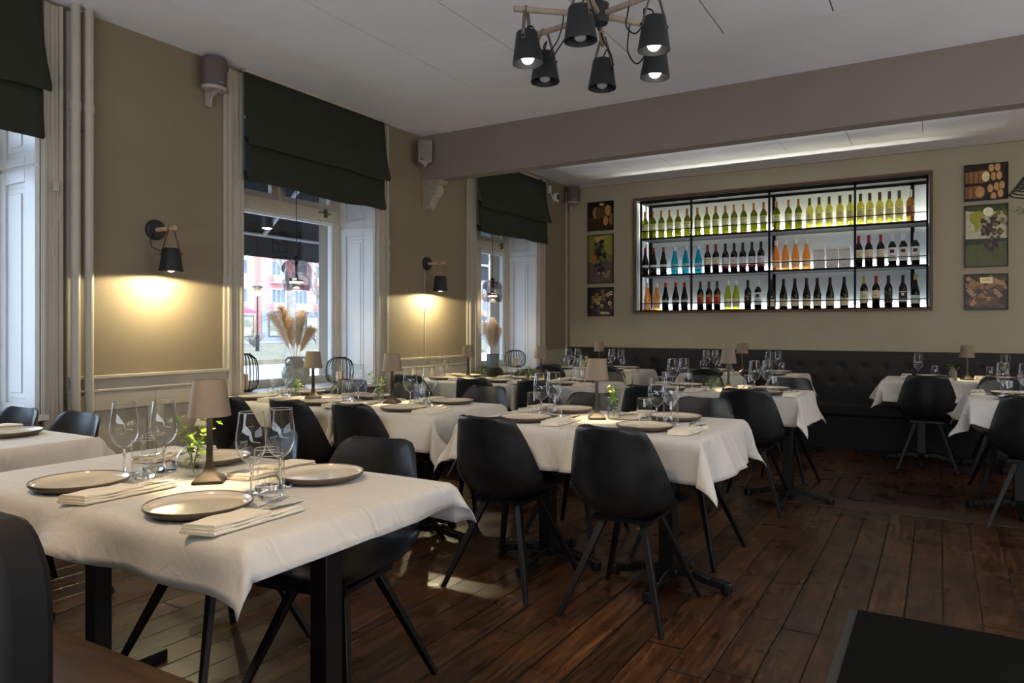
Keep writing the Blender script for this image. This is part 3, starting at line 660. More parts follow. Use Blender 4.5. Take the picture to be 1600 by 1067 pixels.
pic('e', .385, 2.128, .362, .615, 'tall print of grapes and vine leaf in the right column', p_grape_b)
pic('f', .385, 1.575, .362, .355, 'square print of loose corks, bottom of the right column', p_cork_b)

# ---------------------------------------------------------------- banquettes
m_uph = M('dark_upholstery', (27, 25, 25), .68, var=.12, ns=12, bump=.2, bs=200)
t = thing('banquette', 'long dark buttoned banquette along the rear wall', 'sofa', (0, 0, 0))
bx0, bx1 = WX+.015, 3.3; row = []
btn = []; 
x = bx0+.12; k = 0
while x < bx1-.1:
    btn.append((x, .81 if k % 2 == 0 else .655)); x += .105; k += 1
rows = []
for i in range(33):
    z = .44+.53*i/32.; r_ = []
    for j in range(420):
        X = bx0+(bx1-bx0)*j/419.; y = 8.40
        if X < 1.3:
            for (qx, qz) in btn:
                if abs(qx-X) < .09:
                    d2 = (X-qx)**2+(z-qz)**2; y += .022*math.exp(-d2/.0011)
        y += .012*math.sin(max(0, (z-.90)/.07)*PI/2)*2 if z > .90 else 0
        r_.append((X, y, z))
    rows.append(r_)
rows.append([(p[0], 8.50, .972) for p in rows[-1]])
G().grid(rows).box(bx0, bx1, 8.44, WB-.004, .44, .965).build('backrest', m_uph, t, angle=60)
G().box(bx0, bx1, 7.93, 8.43, .33, .46).build('seat_cushion', m_uph, t, bevel=.03)
G().box(bx0, bx1, 7.97, 8.5, .0, .33).build('plinth', M('black_plinth', (18, 19, 24), .7), t)
b0 = None
for (qx, qz) in btn:
    if qx > 1.0: break
    if b0 is None: b0 = G().sphere((0, 0, 0), .012, 10, 6, (1, .5, 1)).build('button', m_uph, t); b0.location = (qx, 8.414, qz)
    else:
        q = b0.copy(); col.objects.link(q); q.location = (qx, 8.414, qz); q.parent = t
t = thing('bench', 'dark bench with a tall padded back in the lower left foreground', 'bench', (0, 0, 0))
def rr_slab(x0, x1, z0, z1, rad, y0, y1):
    pts = [(x0, z0), (x1, z0)]+[(x1-rad+rad*math.cos(a), z1-rad*1.4+rad*1.4*math.sin(a)) for a in [PI/2*i/8 for i in range(9)]]+[(x0, z1)]
    return G().rings([[(x, y, z) for x, z in pts] for y in (y0, y1)])
G().box(-2.75, -.78, .46, 1.0, .405, .45).build('seat', m_dwood, t, bevel=.006)
rr_slab(-2.7, -.985, .46, .968, .085, .44, .505).build('backrest', M('bench_leather', (17, 16, 15), .7, spec=.25), t, bevel=.012)
for x in (-2.6, -.86):
    for y in (.5, .94): G().box(x-.025, x+.025, y-.025, y+.025, 0, .405).build('leg', m_black, t)

# ---------------------------------------------------------------- chairs
def chair():
    t = thing('dining_chair', 'x', 'chair')
    prof = [(.262, .440, .115, .0), (.258, .452, .155, .004), (.235, .459, .185, .010), (.19, .457, .207, .020), (.12, .448, .222, .034), (.03, .436, .232, .050), (-.06, .428, .236, .070), (-.13, .430, .237, .092), (-.185, .447, .237, .110), (-.222, .480, .235, .118), (-.243, .525, .230, .115), (-.255, .58, .222, .105), (-.263, .64, .208, .092), (-.270, .70, .190, .076), (-.277, .75, .172, .060), (-.282, .785, .158, .046), (-.286, .803, .140, .038), (-.289, .813, .105, .030)]
    nu = 20; th = .026; top, bot = [], []
    P = [Vector((0, p[0], p[1])) for p in prof]
    for i, (y, z, hw, cu) in enumerate(prof):
        tg = (P[min(i+1, len(P)-1)]-P[max(i-1, 0)]).normalized(); nn = Vector((0, tg.z, -tg.y))
        if nn.z < 0 and i < 5: nn = -nn
        nn = Vector((0, tg.z, -tg.y)) if tg.z >= 0 and i > 4 else nn
        if nn.y < -.2: nn = -nn
        a, b = [], []
        for j in range(nu+1):
            u = -1+2*j/nu; lift = cu*abs(u)**2.2
            p = P[i]+nn*lift; sl = Vector((-math.copysign(1, u)*abs(u)**1.2*cu*4.4*.8, 0, 0)); m_ = (nn+sl*.6).normalized()
            e = math.sqrt(max(0, 1-abs(u)**8)); pp = Vector((u*hw, p.y, p.z))
            a.append(pp+m_*(th*.5*e)); b.append(pp-m_*(th*.5*e))
        top.append(a); bot.append(b)
    rg = [top[i]+bot[i][::-1] for i in range(len(prof))]
    G().rings(rg).build('seat_shell', m_leather, t, angle=55)
    # stitched seam on the outside and seam of the seat pad
    def surf(arr, u, v, off):
        i = min(len(arr)-2, int(v)); f = v-i; j = (u+1)/2*nu; k = min(nu-1, int(j)); h = j-k
        p = (arr[i][k]*(1-h)+arr[i][k+1]*h)*(1-f)+(arr[i+1][k]*(1-h)+arr[i+1][k+1]*h)*f
        q = (bot if arr is top else top)[i][k]; return p+(p-q).normalized()*off
    G().tube([surf(bot, .93*math.cos(a), 11.0-3.1*math.sin(a), .0008) for a in [PI*i/24 for i in range(25)]], .0016, 5).build('outer_seam', m_leather, t)
    G().tube([surf(top, .80*math.cos(a), 7.4-1.2*math.sin(a)*-1.0, .0006) for a in [PI*i/20 for i in range(21)]], .0022, 5).build('inner_seam', m_leather, t)
    G().box(-.13, .13, -.13, .14, .398, .416).tube([(-.12, -.12, .408), (.12, .13, .408)], .012, 8).tube([(.12, -.12, .408), (-.12, .13, .408)], .012, 8).build('seat_frame', m_black, t)
    for sx in (-1, 1):
        for sy in (-1, 1):
            G().beam((sx*.085, sy*.09, .41), (sx*.225, sy*.262, .0), .030, .030, w2=.019, h2=.019, up=(0, 1, 0)).build('leg', m_black, t, bevel=.002)
    return t
CHAIR = Proto(chair, 'black leather dining chairs')

# ---------------------------------------------------------------- tables and cloths
def pedestal():
    t = thing('dining_table', 'x', 'table')
    return t
def table(x0, x1, y0, y1, cols, label, style='cross'):
    cx, cy = (x0+x1)/2, (y0+y1)/2
    t = thing('dining_table', label, 'table', (cx, cy, 0), 0, 'black pedestal tables under white cloths')
    G().box(x0-cx+.012, x1-cx-.012, y0-cy+.012, y1-cy-.012, .722, .750).build('table_top', m_dwood, t, bevel=.003)
    for c in cols:
        x = c-cx
        if style == 'cross':
            G().box(x-.036, x+.036, -.036, .036, .05, .722).build('column', m_black, t, bevel=.004)
            g = G().box(x-.055, x+.055, -.055, .055, .045, .085)
            for k in range(4):
                a = k*PI/2; d = Vector((math.cos(a), math.sin(a), 0)); c0 = Vector((x, 0, 0))
                p = [c0+d*.03+Vector((0, 0, .07)), c0+d*.12+Vector((0, 0, .068)), c0+d*.20+Vector((0, 0, .045)), c0+d*.275+Vector((0, 0, .036))]
                for i in range(3): g.beam(p[i], p[i+1], .05-.004*i, .035, w2=.046-.004*i)
                g.lathe([(.0, 0), (.024, 0), (.028, .02), (.026, .05), (.0, .056)], 12, c=tuple(p[3]*1-Vector((0, 0, .036))))
            g.build('base', m_black, t, bevel=.004)
            G().box(x-.12, x+.12, -.14, .14, .712, .722).build('mount_plate', m_black, t)
        else:
            G().box(x-.03, x+.03, -.03, .03, .03, .722).build('column', m_black, t, bevel=.003)
            G().box(x-.028, x+.028, -.27, .24, .0, .036).build('foot', m_black, t, bevel=.004)
            G().box(x-.03, x+.03, -.28, .28, .705, .722).build('mount_plate', m_black, t)
    return t
def cloth(x0, x1, y0, y1, o, seed, label, zt=.757, flare=.22, sides=(1, 1, 1, 1), res=.022):
    """sides: overhang factor for -x, +x, -y, +y"""
    a, b = (x1-x0)/2+.004, (y1-y0)/2+.004; cx, cy = (x0+x1)/2, (y0+y1)/2; rnd = random.Random(seed); ph = [rnd.uniform(0, 6) for _ in range(8)]
    def axis(h, lo, hi):
        v = []; k = max(4, int(lo/res)+1); v += [-h-lo+lo*i/k for i in range(k)]
        for i in range(-3, 0): v.append(-h+.02*(i+3)/3.)
        v = sorted(set(round(q, 5) for q in v)); k2 = int(2*h/.045); v += [-h+.03+(2*h-.06)*i/k2 for i in range(k2+1)]
        v += [h-.02, h-.01, h]; k = max(4, int(hi/res)+1); v += [h+hi*(i+1)/k for i in range(k)]
        return sorted(set(round(q, 5) for q in v))
    us = axis(a, o*sides[0], o*sides[1]); vs = axis(b, o*sides[2], o*sides[3]); rows = []; rho = .014
    for v in vs:
        row = []
        for u in us:
            du = max(abs(u)-a, 0); dv = max(abs(v)-b, 0); r = math.hypot(du, dv); su, sv = math.copysign(1, u), math.copysign(1, v)
            x, y = max(-a, min(a, u)), max(-b, min(b, v)); z = zt
            if r > 0:
                phi = math.atan2(dv, du); cor = math.sin(2*phi)**2; k = flare+.24*cor
                per = u*7.3*(dv > 0)+v*7.9*(du > 0)
                wav = math.sin(per+ph[0]+su)*.5+math.sin(per*2.3+ph[1]+sv*2)*.32+math.sin(per*.53+ph[2])*.5
                fade = 1-.7*cor
                k2 = k+.40*wav*fade*min(1, r/.09)
                e = rho*(1-math.exp(-r/rho)); h = e+(r-e*.6)*math.sin(max(-.15, k2)); 
                zz = (r-e*.55)*math.cos(k2)
                x += su*h*math.cos(phi); y += sv*h*math.sin(phi); z = zt-zz
                z -= .0
            else:
                z += .0012*noise.noise(Vector((u*5, v*5, seed)))
                dd = min(a-abs(u), b-abs(v)); z -= .003*math.exp(-dd/.008)
            row.append((x, y, z))
        rows.append(row)
    ob = G().grid(rows).build('tablecloth', m_cloth, angle=180, recalc=False); ob.location = (cx, cy, 0)
    s_ = ob.modifiers.new('s', 'SOLIDIFY'); s_.thickness = .0025; s_.offset = -1
    tag(ob, label, 'tablecloth', 'white tablecloths'); return ob

# tableware models
def wine_glass():
    t = thing('wine_glass', 'x', 'glass')
    G().lathe([(.003, .083), (.014, .087), (.029, .100), (.039, .120), (.0425, .140), (.0415, .165), (.037, .195), (.0335, .225)], 32).build('bowl', m_glass, t, angle=60)
    G().lathe([(.0335, .2245), (.0343, .2255), (.0335, .2265), (.0327, .2255), (.0335, .2245)], 32).build('rim', m_sglass, t, angle=80)
    G().lathe([(.0, .004), (.0038, .006), (.0034, .03), (.0034, .065), (.005, .079), (.0, .084)], 12).build('stem', m_sglass, t, angle=80)
    G().lathe([(.0, .0002), (.036, .0002), (.0365, .0012), (.02, .003), (.0, .007)], 32).build('foot', m_sglass, t, angle=80)
    return t
def tumbler():
    t = thing('tumbler', 'x', 'glass')
    G().lathe([(.0335, .012), (.0365, .03), (.037, .06), (.0355, .09), (.034, .118)], 32).build('wall', m_glass, t, angle=60)
    G().lathe([(.034, .117), (.0348, .118), (.034, .119), (.0332, .118), (.034, .117)], 32).build('rim', m_sglass, t, angle=80)
    G().lathe([(.0, .0003), (.029, .0003), (.033, .004), (.0335, .013), (.02, .0115), (.0, .0105)], 28).build('base', m_sglass, t, angle=60)
    return t
def plate():
    t = thing('dinner_plate', 'x', 'plate')
    G().lathe([(.0, .0005), (.098, .0005), (.110, .002), (.122, .008), (.1295, .016), (.1305, .0205), (.1295, .0225), (.127, .0225), (.1255, .0205)], 56).build('plate_body', m_platerim, t, angle=50)
    G().lathe([(.1258, .0207), (.122, .0150), (.116, .0105), (.106, .0085), (.06, .0076), (.0, .0073)], 56).build('glazed_face', m_plate, t, angle=50)
    return t
def napkin():
    t = thing('napkin', 'x', 'napkin'); o = []
    # rolled fold, profile in xz swept along y
    def layer(w2, z0, hgt, y0, y1, nm, skew):
        k = 10; pr = [(-w2+hgt/2-hgt/2*math.sin(PI*i/k), z0+hgt/2-hgt/2*math.cos(PI*i/k)) for i in range(k+1)]
        pr = [(p[0], p[1]) for p in pr]+[(w2-hgt/2+hgt/2*math.sin(PI*i/k), z0+hgt/2+hgt/2*math.cos(PI*i/k)) for i in range(k+1)]
        rg = []
        for q in range(13):
            y = y0+(y1-y0)*q/12.; sc = 1 if 0 < q < 12 else .97
            rg.append([(x*sc+skew*(y-y0), y+(.012*x/w2 if q in (0, 12) else .012*x/w2), z+.0015*math.sin(y*60+x*40)*(z > z0+hgt*.5)) for x, z in pr])
        G().rings(rg).build(nm, m_napkin, t, angle=60)
    layer(.045, .0, .008, -.13, .135, 'lower_fold', .0)
    layer(.042, .008, .007, -.128, .128, 'middle_fold', .0)
    layer(.040, .015, .008, -.126, .035, 'pocket', .0)
    return t
def fork():
    t = thing('fork', 'x', 'fork')
    G().beam((0, -.11, .0), (0, .02, .002), .010, .003, w2=.006).beam((0, .02, .002), (0, .045, .004), .006, .003, w2=.022).build('handle', m_chrome, t, bevel=.001)
    for i in range(4):
        x = -.009+i*.006; G().tube([(x, .044, .004), (x*1.05, .065, .003), (x*1.1, .095, .008)], [.0016, .0015, .0009], 6).build('tine', m_chrome, t)
    return t
def knife():
    t = thing('knife', 'x', 'knife')
    G().beam((0, -.11, 0), (0, .0, 0), .011, .005, w2=.009).build('handle', m_chrome, t, bevel=.0015)
    G().rings([[(x, y, z) for x, z in ((-w_, 0), (0, .0012), (w_, 0), (0, -.0012))] for y, w_ in ((0, .006), (.03, .009), (.07, .009), (.09, .006), (.10, .001))]).build('blade', m_chrome, t)
    return t
def table_lamp():
    t = thing('table_lamp', 'x', 'lamp')
    G().lathe([(.045, .305), (.0455, .305), (.061, .198), (.0605, .1975)], 40).lathe([(.0446, .304), (.060, .198)], 40).lathe([(.0, .299), (.043, .300), (.045, .304)], 40).build('lamp_shade', m_shade, t)
    G().lathe([(.0, .290), (.036, .290)], 24).build('light_disc', emis('lamp_disc', (1, .80, .50), 9), t)
    def sq(h, z): return [(x*h, y*h, z) for x, y in ((-1, -1), (1, -1), (1, 1), (-1, 1))]
    b = .043
    G().rings([sq(b, 0), sq(b, .008), sq(b*.86, .014), sq(b*.5, .026), sq(b*.28, .045), sq(.0085, .07)]).build('base', m_stem, t, bevel=.0015)
    G().rings([sq(.0085, .07), sq(.0065, .29)]).build('stem', m_stem, t, bevel=.001)
    return t
WG = Proto(wine_glass, 'wine glasses on the tables'); TB = Proto(tumbler, 'tumblers on the tables'); PL = Proto(plate, 'dinner plates on the tables')
NK = Proto(napkin, 'napkins on the tables'); FK = Proto(fork, 'forks in the napkins'); KN = Proto(knife, 'knives in the napkins'); TL = Proto(table_lamp, 'small taupe table lamps')
def put_lamp(x, y, label, rz=.3, e=2.6):
    TL.put((x, y, .7585), rz, label)
    lamp('AREA', 'table_lamp_light', (x, y, .7585+.285), e, (1, .75, .42), .06)

def sprig(root, base, n_, hgt, spread, seed, leaf=.022, lm=None):
    rnd = random.Random(seed); st, lf = G(), G(); lm = lm or m_leaf
    for i in range(n_):
        a = rnd.uniform(0, 2*PI); sp_ = spread*rnd.uniform(.3, 1); h = hgt*rnd.uniform(.6, 1); pts = []
        for k in range(6):
            f = k/5.; pts.append(Vector(base)+Vector((math.cos(a)*sp_*f**1.7, math.sin(a)*sp_*f**1.7, h*f)))
        st.tube(pts, [.0014]*5+[.0006], 5)
        for k in range(2, 6):
            for q in range(3):
                p = pts[k]; aa = rnd.uniform(0, 2*PI); L = leaf*rnd.uniform(.6, 1.2); up = rnd.uniform(-.4, .8)
                d = Vector((math.cos(aa), math.sin(aa), up)).normalized(); s_ = d.cross(Vector((0, 0, 1))).normalized(); o_ = p+d*L*.3
                nn = s_.cross(d)*.15*L
                lf.add([o_, o_+d*L*.35+s_*L*.42+nn, o_+d*L*.6+s_*L*.28, o_+d*L, o_+d*L*.6-s_*L*.28, o_+d*L*.35-s_*L*.42+nn], [(0, 1, 2, 3), (0, 3, 4, 5)])
    st.build('stalks', m_stalk, root); lf.build('leaves', lm, root, angle=10, recalc=False)
def bud_vase(x, y, kind, vl, sl, seed, n_=5, hgt=.10, spread=.06):
    t = thing('bud_vase', vl, 'vase', (x, y, .7585))
    if kind == 'globe':
        pr = [(.0, .001), (.022, .002), (.042, .018), (.051, .045), (.048, .068), (.034, .09), (.018, .099), (.014, .106), (.017, .114)]; zb = .01; wl = [(.0, .045), (.048, .045), (.040, .02), (.02, .006), (0, .005)]
    elif kind == 'bottle':
        pr = [(.0, .001), (.030, .002), (.033, .008), (.033, .055), (.028, .072), (.014, .085), (.012, .105), (.015, .11)]; zb = .01; wl = [(0, .05), (.031, .05), (.031, .008), (0, .006)]
    elif kind == 'low':
        pr = [(.0, .001), (.036, .002), (.04, .006), (.041, .05)]; zb = .005; wl = [(0, .03), (.038, .03), (.038, .006), (0, .006)]
    elif kind == 'cup':
        pr = [(.0, .001), (.026, .002), (.03, .006), (.032, .065)]; zb = .005; wl = [(0, .035), (.029, .035), (.028, .006), (0, .006)]
    else:
        pr = [(.0, .0), (.028, .0), (.031, .005), (.031, .075), (.026, .085), (.017, .092), (.0165, .108), (.019, .112), (.015, .112), (.013, .09)]; wl = None; zb = .03
    if wl:
        G().lathe(pr, 32).build('glass_body', m_glass, t, angle=60); G().lathe(wl, 28).build('water', m_water, t, angle=60)
        rt = pr[-1]; G().lathe([(rt[0], rt[1]-.001), (rt[0]+.001, rt[1]), (rt[0], rt[1]+.001), (rt[0]-.001, rt[1])], 28).build('rim', m_sglass, t)
    else: G().lathe(pr, 28).build('stone_body', M('stoneware_'+kind, (150, 138, 104) if kind == 'beige' else (112, 112, 96), .7, bump=.4, bs=200), t, angle=50)
    s = thing('green_sprig', sl, 'plant', (x, y, .7585)); sprig(s, (0, 0, zb), n_, pr[-1][1]-zb+hgt, spread, seed, .026 if kind == 'globe' else .022)

ZT = .7595
seat_n = [0]
def seat(tname, x, y, far, nm, glasses=True, pdx=0, jit=None, nap=True):
    """place setting; y is the plate centre, far seats are turned around"""
    rnd = random.Random(int(x*1000+y*77)); s = -1 if far else 1; rz = PI if far else 0
    who = ('far ' if far else 'near ')+nm
    j = lambda a: rnd.uniform(-a, a)
    PL.put((x, y, ZT), j(3), 'brown-rimmed grey plate, %s place, %s' % (who, tname))
    if nap:
        nx, ny = x+s*(.195+j(.01)), y+s*(.0+j(.015)); nr = rz+j(.08)
        NK.put((nx, ny, ZT), nr, 'folded white napkin, %s place, %s' % (who, tname))
        c_, s_ = math.cos(nr), math.sin(nr)
        def loc(u, v, z): return (nx+c_*u-s_*v, ny+s_*u+c_*v, ZT+z)
        o = FK.put(loc(-.014, .058, .0195), nr+.12, 'steel fork in the napkin, %s place, %s' % (who, tname)); 
        o = KN.put(loc(.014, .058, .0195), nr-.16, 'steel knife in the napkin, %s place, %s' % (who, tname))
def glass_pair(tname, x, yc, nm, both=True, w=None, tb=None):
    rnd = random.Random(int(x*991+yc*13)); j = lambda a: rnd.uniform(-a, a)
    wp = w or [(-.035, -.055), (.03, .045)]; tp = tb or [(.055, -.065), (-.06, .06)]
    for k, who in enumerate(('near ', 'far ') if both else ('near ',)):
        WG.put((x+wp[k][0]+j(.006), yc+wp[k][1]+j(.006), ZT), j(3), 'empty wine glass, %s%s place, %s' % (who, nm, tname))
        TB.put((x+tp[k][0]+j(.006), yc+tp[k][1]+j(.006), ZT), j(3), 'empty tumbler, %s%s place, %s' % (who, nm, tname))
def ch(x, y, rz, label): CHAIR.put((x, y, 0), R(rz), label)

# T1 foreground
T = 'large foreground table'
table(-2.60, -1.275, 1.04, 1.77, (-2.48, -1.41), 'table on flat black feet under the foreground cloth', 'flat')
cloth(-2.60, -1.275, 1.04, 1.77, .14, 3, 'white tablecloth on the large foreground table', flare=.27, sides=(.9, .58, .93, 1))
seat(T, -2.15, 1.165, 0, 'left'); seat(T, -1.61, 1.165, 0, 'right'); seat(T, -2.16, 1.61, 1, 'left'); seat(T, -1.63, 1.60, 1, 'right')
glass_pair(T, -2.15, 1.38, 'left', w=[(-.05, -.05), (-.0, .05)], tb=[(.045, -.045), (-.03, .035)])
glass_pair(T, -1.61, 1.38, 'right', w=[(-.045, -.02), (-.035, .08)], tb=[(.05, -.025), (-.04, .03)])
put_lamp(-1.885, 1.40, 'taupe table lamp standing on the large foreground table', .75, 3.2)
bud_vase(-1.99, 1.42, 'globe', 'round clear glass vase of water on the foreground table', 'leafy ivy sprig in the round vase on the foreground table', 5, 6, .075, .07)
ch(-1.715, 1.76, 189, 'black leather chair behind the right place of the foreground table'); ch(-2.29, 1.74, 183, 'black leather chair behind the wine glasses of the foreground table')
# T0 far left
T = 'table at the left picture edge'
table(-4.05, -3.08, 1.02, 1.74, (-3.9, -3.2), 'table under the cloth at the left picture edge', 'flat')
cloth(-4.05, -3.08, 1.02, 1.74, .16, 11, 'white tablecloth on the table at the left picture edge', flare=.22)
seat(T, -3.44, 1.56, 1, 'right')
ch(-3.49, 1.65, 183, 'black leather chair at the left table, standing before the heating pipes'); ch(-3.955, 1.61, 183, 'black leather chair at the left table, in front of the left window')
# T2 second row by the middle window
T = 'second row table at the middle window'
table(-4.13, -3.03, 3.05, 3.72, (-3.85, -3.25), 'table under the longer second row cloth at the middle window')
cloth(-4.13, -3.03, 3.05, 3.72, .20, 21, 'longer white tablecloth of the second row at the middle window', flare=.16, sides=(.25, 1, 1, 1))
seat(T, -3.82, 3.19, 0, 'left'); seat(T, -3.22, 3.17, 0, 'right'); seat(T, -3.80, 3.60, 1, 'left'); seat(T, -3.20, 3.60, 1, 'right')
glass_pair(T, -3.80, 3.38, 'left', w=[(-.06, -.02), (.03, .01)], tb=[(-.02, -.06), (.05, .0)]); glass_pair(T, -3.22, 3.40, 'right')
put_lamp(-3.53, 3.40, 'taupe table lamp in front of the pampas jug', .4); bud_vase(-3.62, 3.33, 'cup', 'small clear cup vase left of the lamp before the pampas jug', 'green sprig in the cup vase before the pampas jug', 8, 5, .06, .05)
T = 'short second row table beside the centre table'
table(-2.93, -2.28, 3.03, 3.72, (-2.6,), 'table under the short second row cloth')
cloth(-2.93, -2.28, 3.03, 3.72, .20, 22, 'short white tablecloth of the second row, hanging corner towards the centre table', .760, flare=.2, sides=(.2, 1, 1, 1))
seat(T, -2.58, 3.16, 0, 'only'); seat(T, -2.56, 3.60, 1, 'only'); glass_pair(T, -2.64, 3.40, 'only')
put_lamp(-2.88, 3.42, 'taupe table lamp with a bottle vase, second row right', .2); bud_vase(-2.97, 3.40, 'bottle', 'clear bottle vase beside the second row right lamp', 'tall yellow-green sprig in the second row bottle vase', 17, 5, .075, .07)
ch(-3.70, 3.08, 4, 'black leather chair seen from behind, just right of the foreground lamp'); ch(-3.17, 3.11, -2, 'black leather chair seen from behind, middle of the second row'); ch(-2.69, 3.12, -3, 'black leather chair seen from behind, right end of the second row')
ch(-3.93, 3.95, 182, 'black leather chair between lantern and second row window table'); ch(-3.36, 3.93, 178, 'black leather chair behind the bottle vase of the second row'); ch(-2.67, 3.93, 182, 'black leather chair facing us behind the short second row table')
# T3 centre
T = 'centre table'
table(-2.055, -.86, 2.96, 3.74, (-1.77, -1.12), 'table with cross feet under the centre cloth')
cloth(-2.055, -.86, 2.96, 3.74, .20, 31, 'white tablecloth on the centre table with a sharp hanging corner', flare=.15)
seat(T, -1.78, 3.13, 0, 'left'); seat(T, -1.16, 3.14, 0, 'right'); seat(T, -1.76, 3.58, 1, 'left'); seat(T, -1.15, 3.55, 1, 'right')
glass_pair(T, -1.76, 3.36, 'left', w=[(-.02, -.06), (.0, .04)], tb=[(.055, -.04), (-.09, -.01)]); glass_pair(T, -1.14, 3.36, 'right', w=[(-.03, -.05), (.02, .02)], tb=[(.05, -.06), (-.1, -.02)])
put_lamp(-1.50, 3.37, 'taupe table lamp on the centre table', .5, 3.2); bud_vase(-1.42, 3.40, 'bottle', 'clear bottle vase beside the lamp on the centre table', 'bright green sprig in the bottle vase on the centre table', 33, 7, .06, .035)
ch(-1.79, 3.02, 0, 'black leather chair with back to us, left one at the centre table'); ch(-1.165, 2.99, 0, 'black leather chair with back to us, right one at the centre table')
ch(-1.84, 3.84, 180, 'black leather chair facing us behind the centre table lamp'); ch(-1.18, 3.88, 177, 'black leather chair facing us behind the right end of the centre table')
# T4 third row
T = 'third row table towards the far window'
table(-4.10, -3.03, 5.10, 5.76, (-3.85, -3.25), 'table under the longer third row cloth')
cloth(-4.10, -3.03, 5.10, 5.76, .20, 41, 'longer white tablecloth of the third row, towards the far window', flare=.14, sides=(.3, 1, 1, 1))
seat(T, -3.83, 5.24, 0, 'left', nap=True); seat(T, -3.22, 5.24, 0, 'right'); seat(T, -3.82, 5.62, 1, 'left'); seat(T, -3.22, 5.62, 1, 'right')
glass_pair(T, -4.0, 5.42, 'left'); glass_pair(T, -3.22, 5.42, 'right')
put_lamp(-3.70, 5.45, 'taupe table lamp of the third row in front of the grey pot', .3); bud_vase(-3.50, 5.40, 'cup', 'small clear cup vase of the third row', 'green sprig in the cup vase of the third row', 44, 4, .05, .03)
T = 'short third row table'
table(-2.93, -2.33, 5.10, 5.76, (-2.64,), 'table under the short third row cloth')
cloth(-2.93, -2.33, 5.10, 5.76, .20, 42, 'short white tablecloth of the third row', .760, flare=.15, sides=(.2, 1, 1, 1))
seat(T, -2.62, 5.24, 0, 'only'); seat(T, -2.62, 5.62, 1, 'only'); glass_pair(T, -2.58, 5.43, 'only')
put_lamp(-2.97, 5.50, 'taupe table lamp of the third row beyond the short cloth', .3); bud_vase(-3.02, 5.36, 'cup', 'small clear cup vase in front of the third row right lamp', 'bushy green sprig before the third row right lamp', 45, 6, .05, .04)
ch(-3.93, 5.12, 0, 'black leather chair behind the second row, by the window wall'); ch(-3.26, 5.10, 2, 'black leather chair with back to us, left of the third row'); ch(-2.70, 5.14, -2, 'black leather chair with back to us behind the centre table glasses')
ch(-3.92, 5.93, 180, 'black leather chair in front of the grey pampas pot'); ch(-3.35, 5.85, 182, 'black leather chair under the far window lantern'); ch(-2.60, 5.86, 178, 'black leather chair facing us behind the short third row table')
# T5
T = 'third row table right of centre'
table(-2.02, -.82, 5.07, 5.72, (-1.80, -.93), 'table with cross feet under the third row cloth right of centre')
cloth(-2.02, -.82, 5.07, 5.72, .20, 51, 'white tablecloth of the third row, right of centre', flare=.15)
seat(T, -1.74, 5.21, 0, 'left'); seat(T, -1.06, 5.21, 0, 'right'); seat(T, -1.72, 5.58, 1, 'left'); seat(T, -1.08, 5.58, 1, 'right')
glass_pair(T, -1.72, 5.40, 'left', tb=[(.075, -.03), (-.11, .01)]); glass_pair(T, -1.10, 5.36, 'right', tb=[(.085, -.04), (-.09, .0)])
put_lamp(-1.36, 5.45, 'taupe table lamp in front of the rear banquette, third row', .3); bud_vase(-1.46, 5.33, 'low', 'low round glass bowl vase of the third row', 'leaning green sprig in the low glass bowl', 55, 5, .045, .06)
ch(-1.78, 5.08, 0, 'black leather chair with back to us behind the centre table'); ch(-1.12, 5.13, 2, 'black leather chair with back to us, right end of the third row')
ch(-1.72, 5.82, 180, 'black leather chair facing us, left behind the third row lamp'); ch(-1.05, 5.88, 178, 'black leather chair facing us, right end of the third row')
# T6
T = 'rear table in the left corner'
table(-3.90, -2.77, 7.12, 7.78, (-3.6, -3.05), 'table under the rear left corner cloth')
cloth(-3.90, -2.77, 7.12, 7.78, .20, 61, 'white tablecloth on the rear table in the left corner', flare=.14)
seat(T, -3.62, 7.26, 0, 'left'); seat(T, -3.02, 7.26, 0, 'right'); seat(T, -3.02, 7.64, 1, 'right'); glass_pair(T, -3.60, 7.45, 'left', tb=[(.085, -.03), (-.09, .0)]); glass_pair(T, -3.08, 7.45, 'right', tb=[(.085, -.03), (-.09, .0)])
put_lamp(-3.30, 7.48, 'taupe table lamp on the rear table in the left corner', .3); bud_vase(-3.45, 7.35, 'beige', 'small beige stoneware bottle on the rear left corner table', 'thin sprig in the beige bottle, rear left corner', 66, 3, .07, .05)
ch(-3.72, 7.30, 0, 'black leather chair in front of the rear left corner table'); ch(-3.05, 7.26, 2, 'black leather chair at the right of the rear left corner table')
# T7
T = 'rear table under the bottle display'
table(-2.28, -1.16, 7.20, 7.86, (-2.0, -1.4), 'table under the rear middle cloth')
cloth(-2.28, -1.16, 7.20, 7.86, .20, 71, 'white tablecloth on the rear middle table under the bottles', flare=.15)
seat(T, -2.0, 7.33, 0, 'left'); seat(T, -1.42, 7.33, 0, 'right'); seat(T, -1.42, 7.72, 1, 'right'); seat(T, -2.0, 7.72, 1, 'left'); glass_pair(T, -2.05, 7.52, 'left', tb=[(.085, -.03), (-.09, .0)]); glass_pair(T, -1.43, 7.52, 'right', tb=[(.085, -.03), (-.09, .0)])
put_lamp(-1.76, 7.62, 'taupe table lamp on the rear middle table', .3); bud_vase(-1.83, 7.36, 'sand', 'sand coloured stoneware bottle on the rear middle table', 'small green sprig in the sand coloured bottle', 76, 4, .035, .04)
ch(-2.02, 7.42, 0, 'black leather chair at the rear middle table, left one'); ch(-1.52, 7.44, 0, 'black leather chair at the rear middle table, right one')
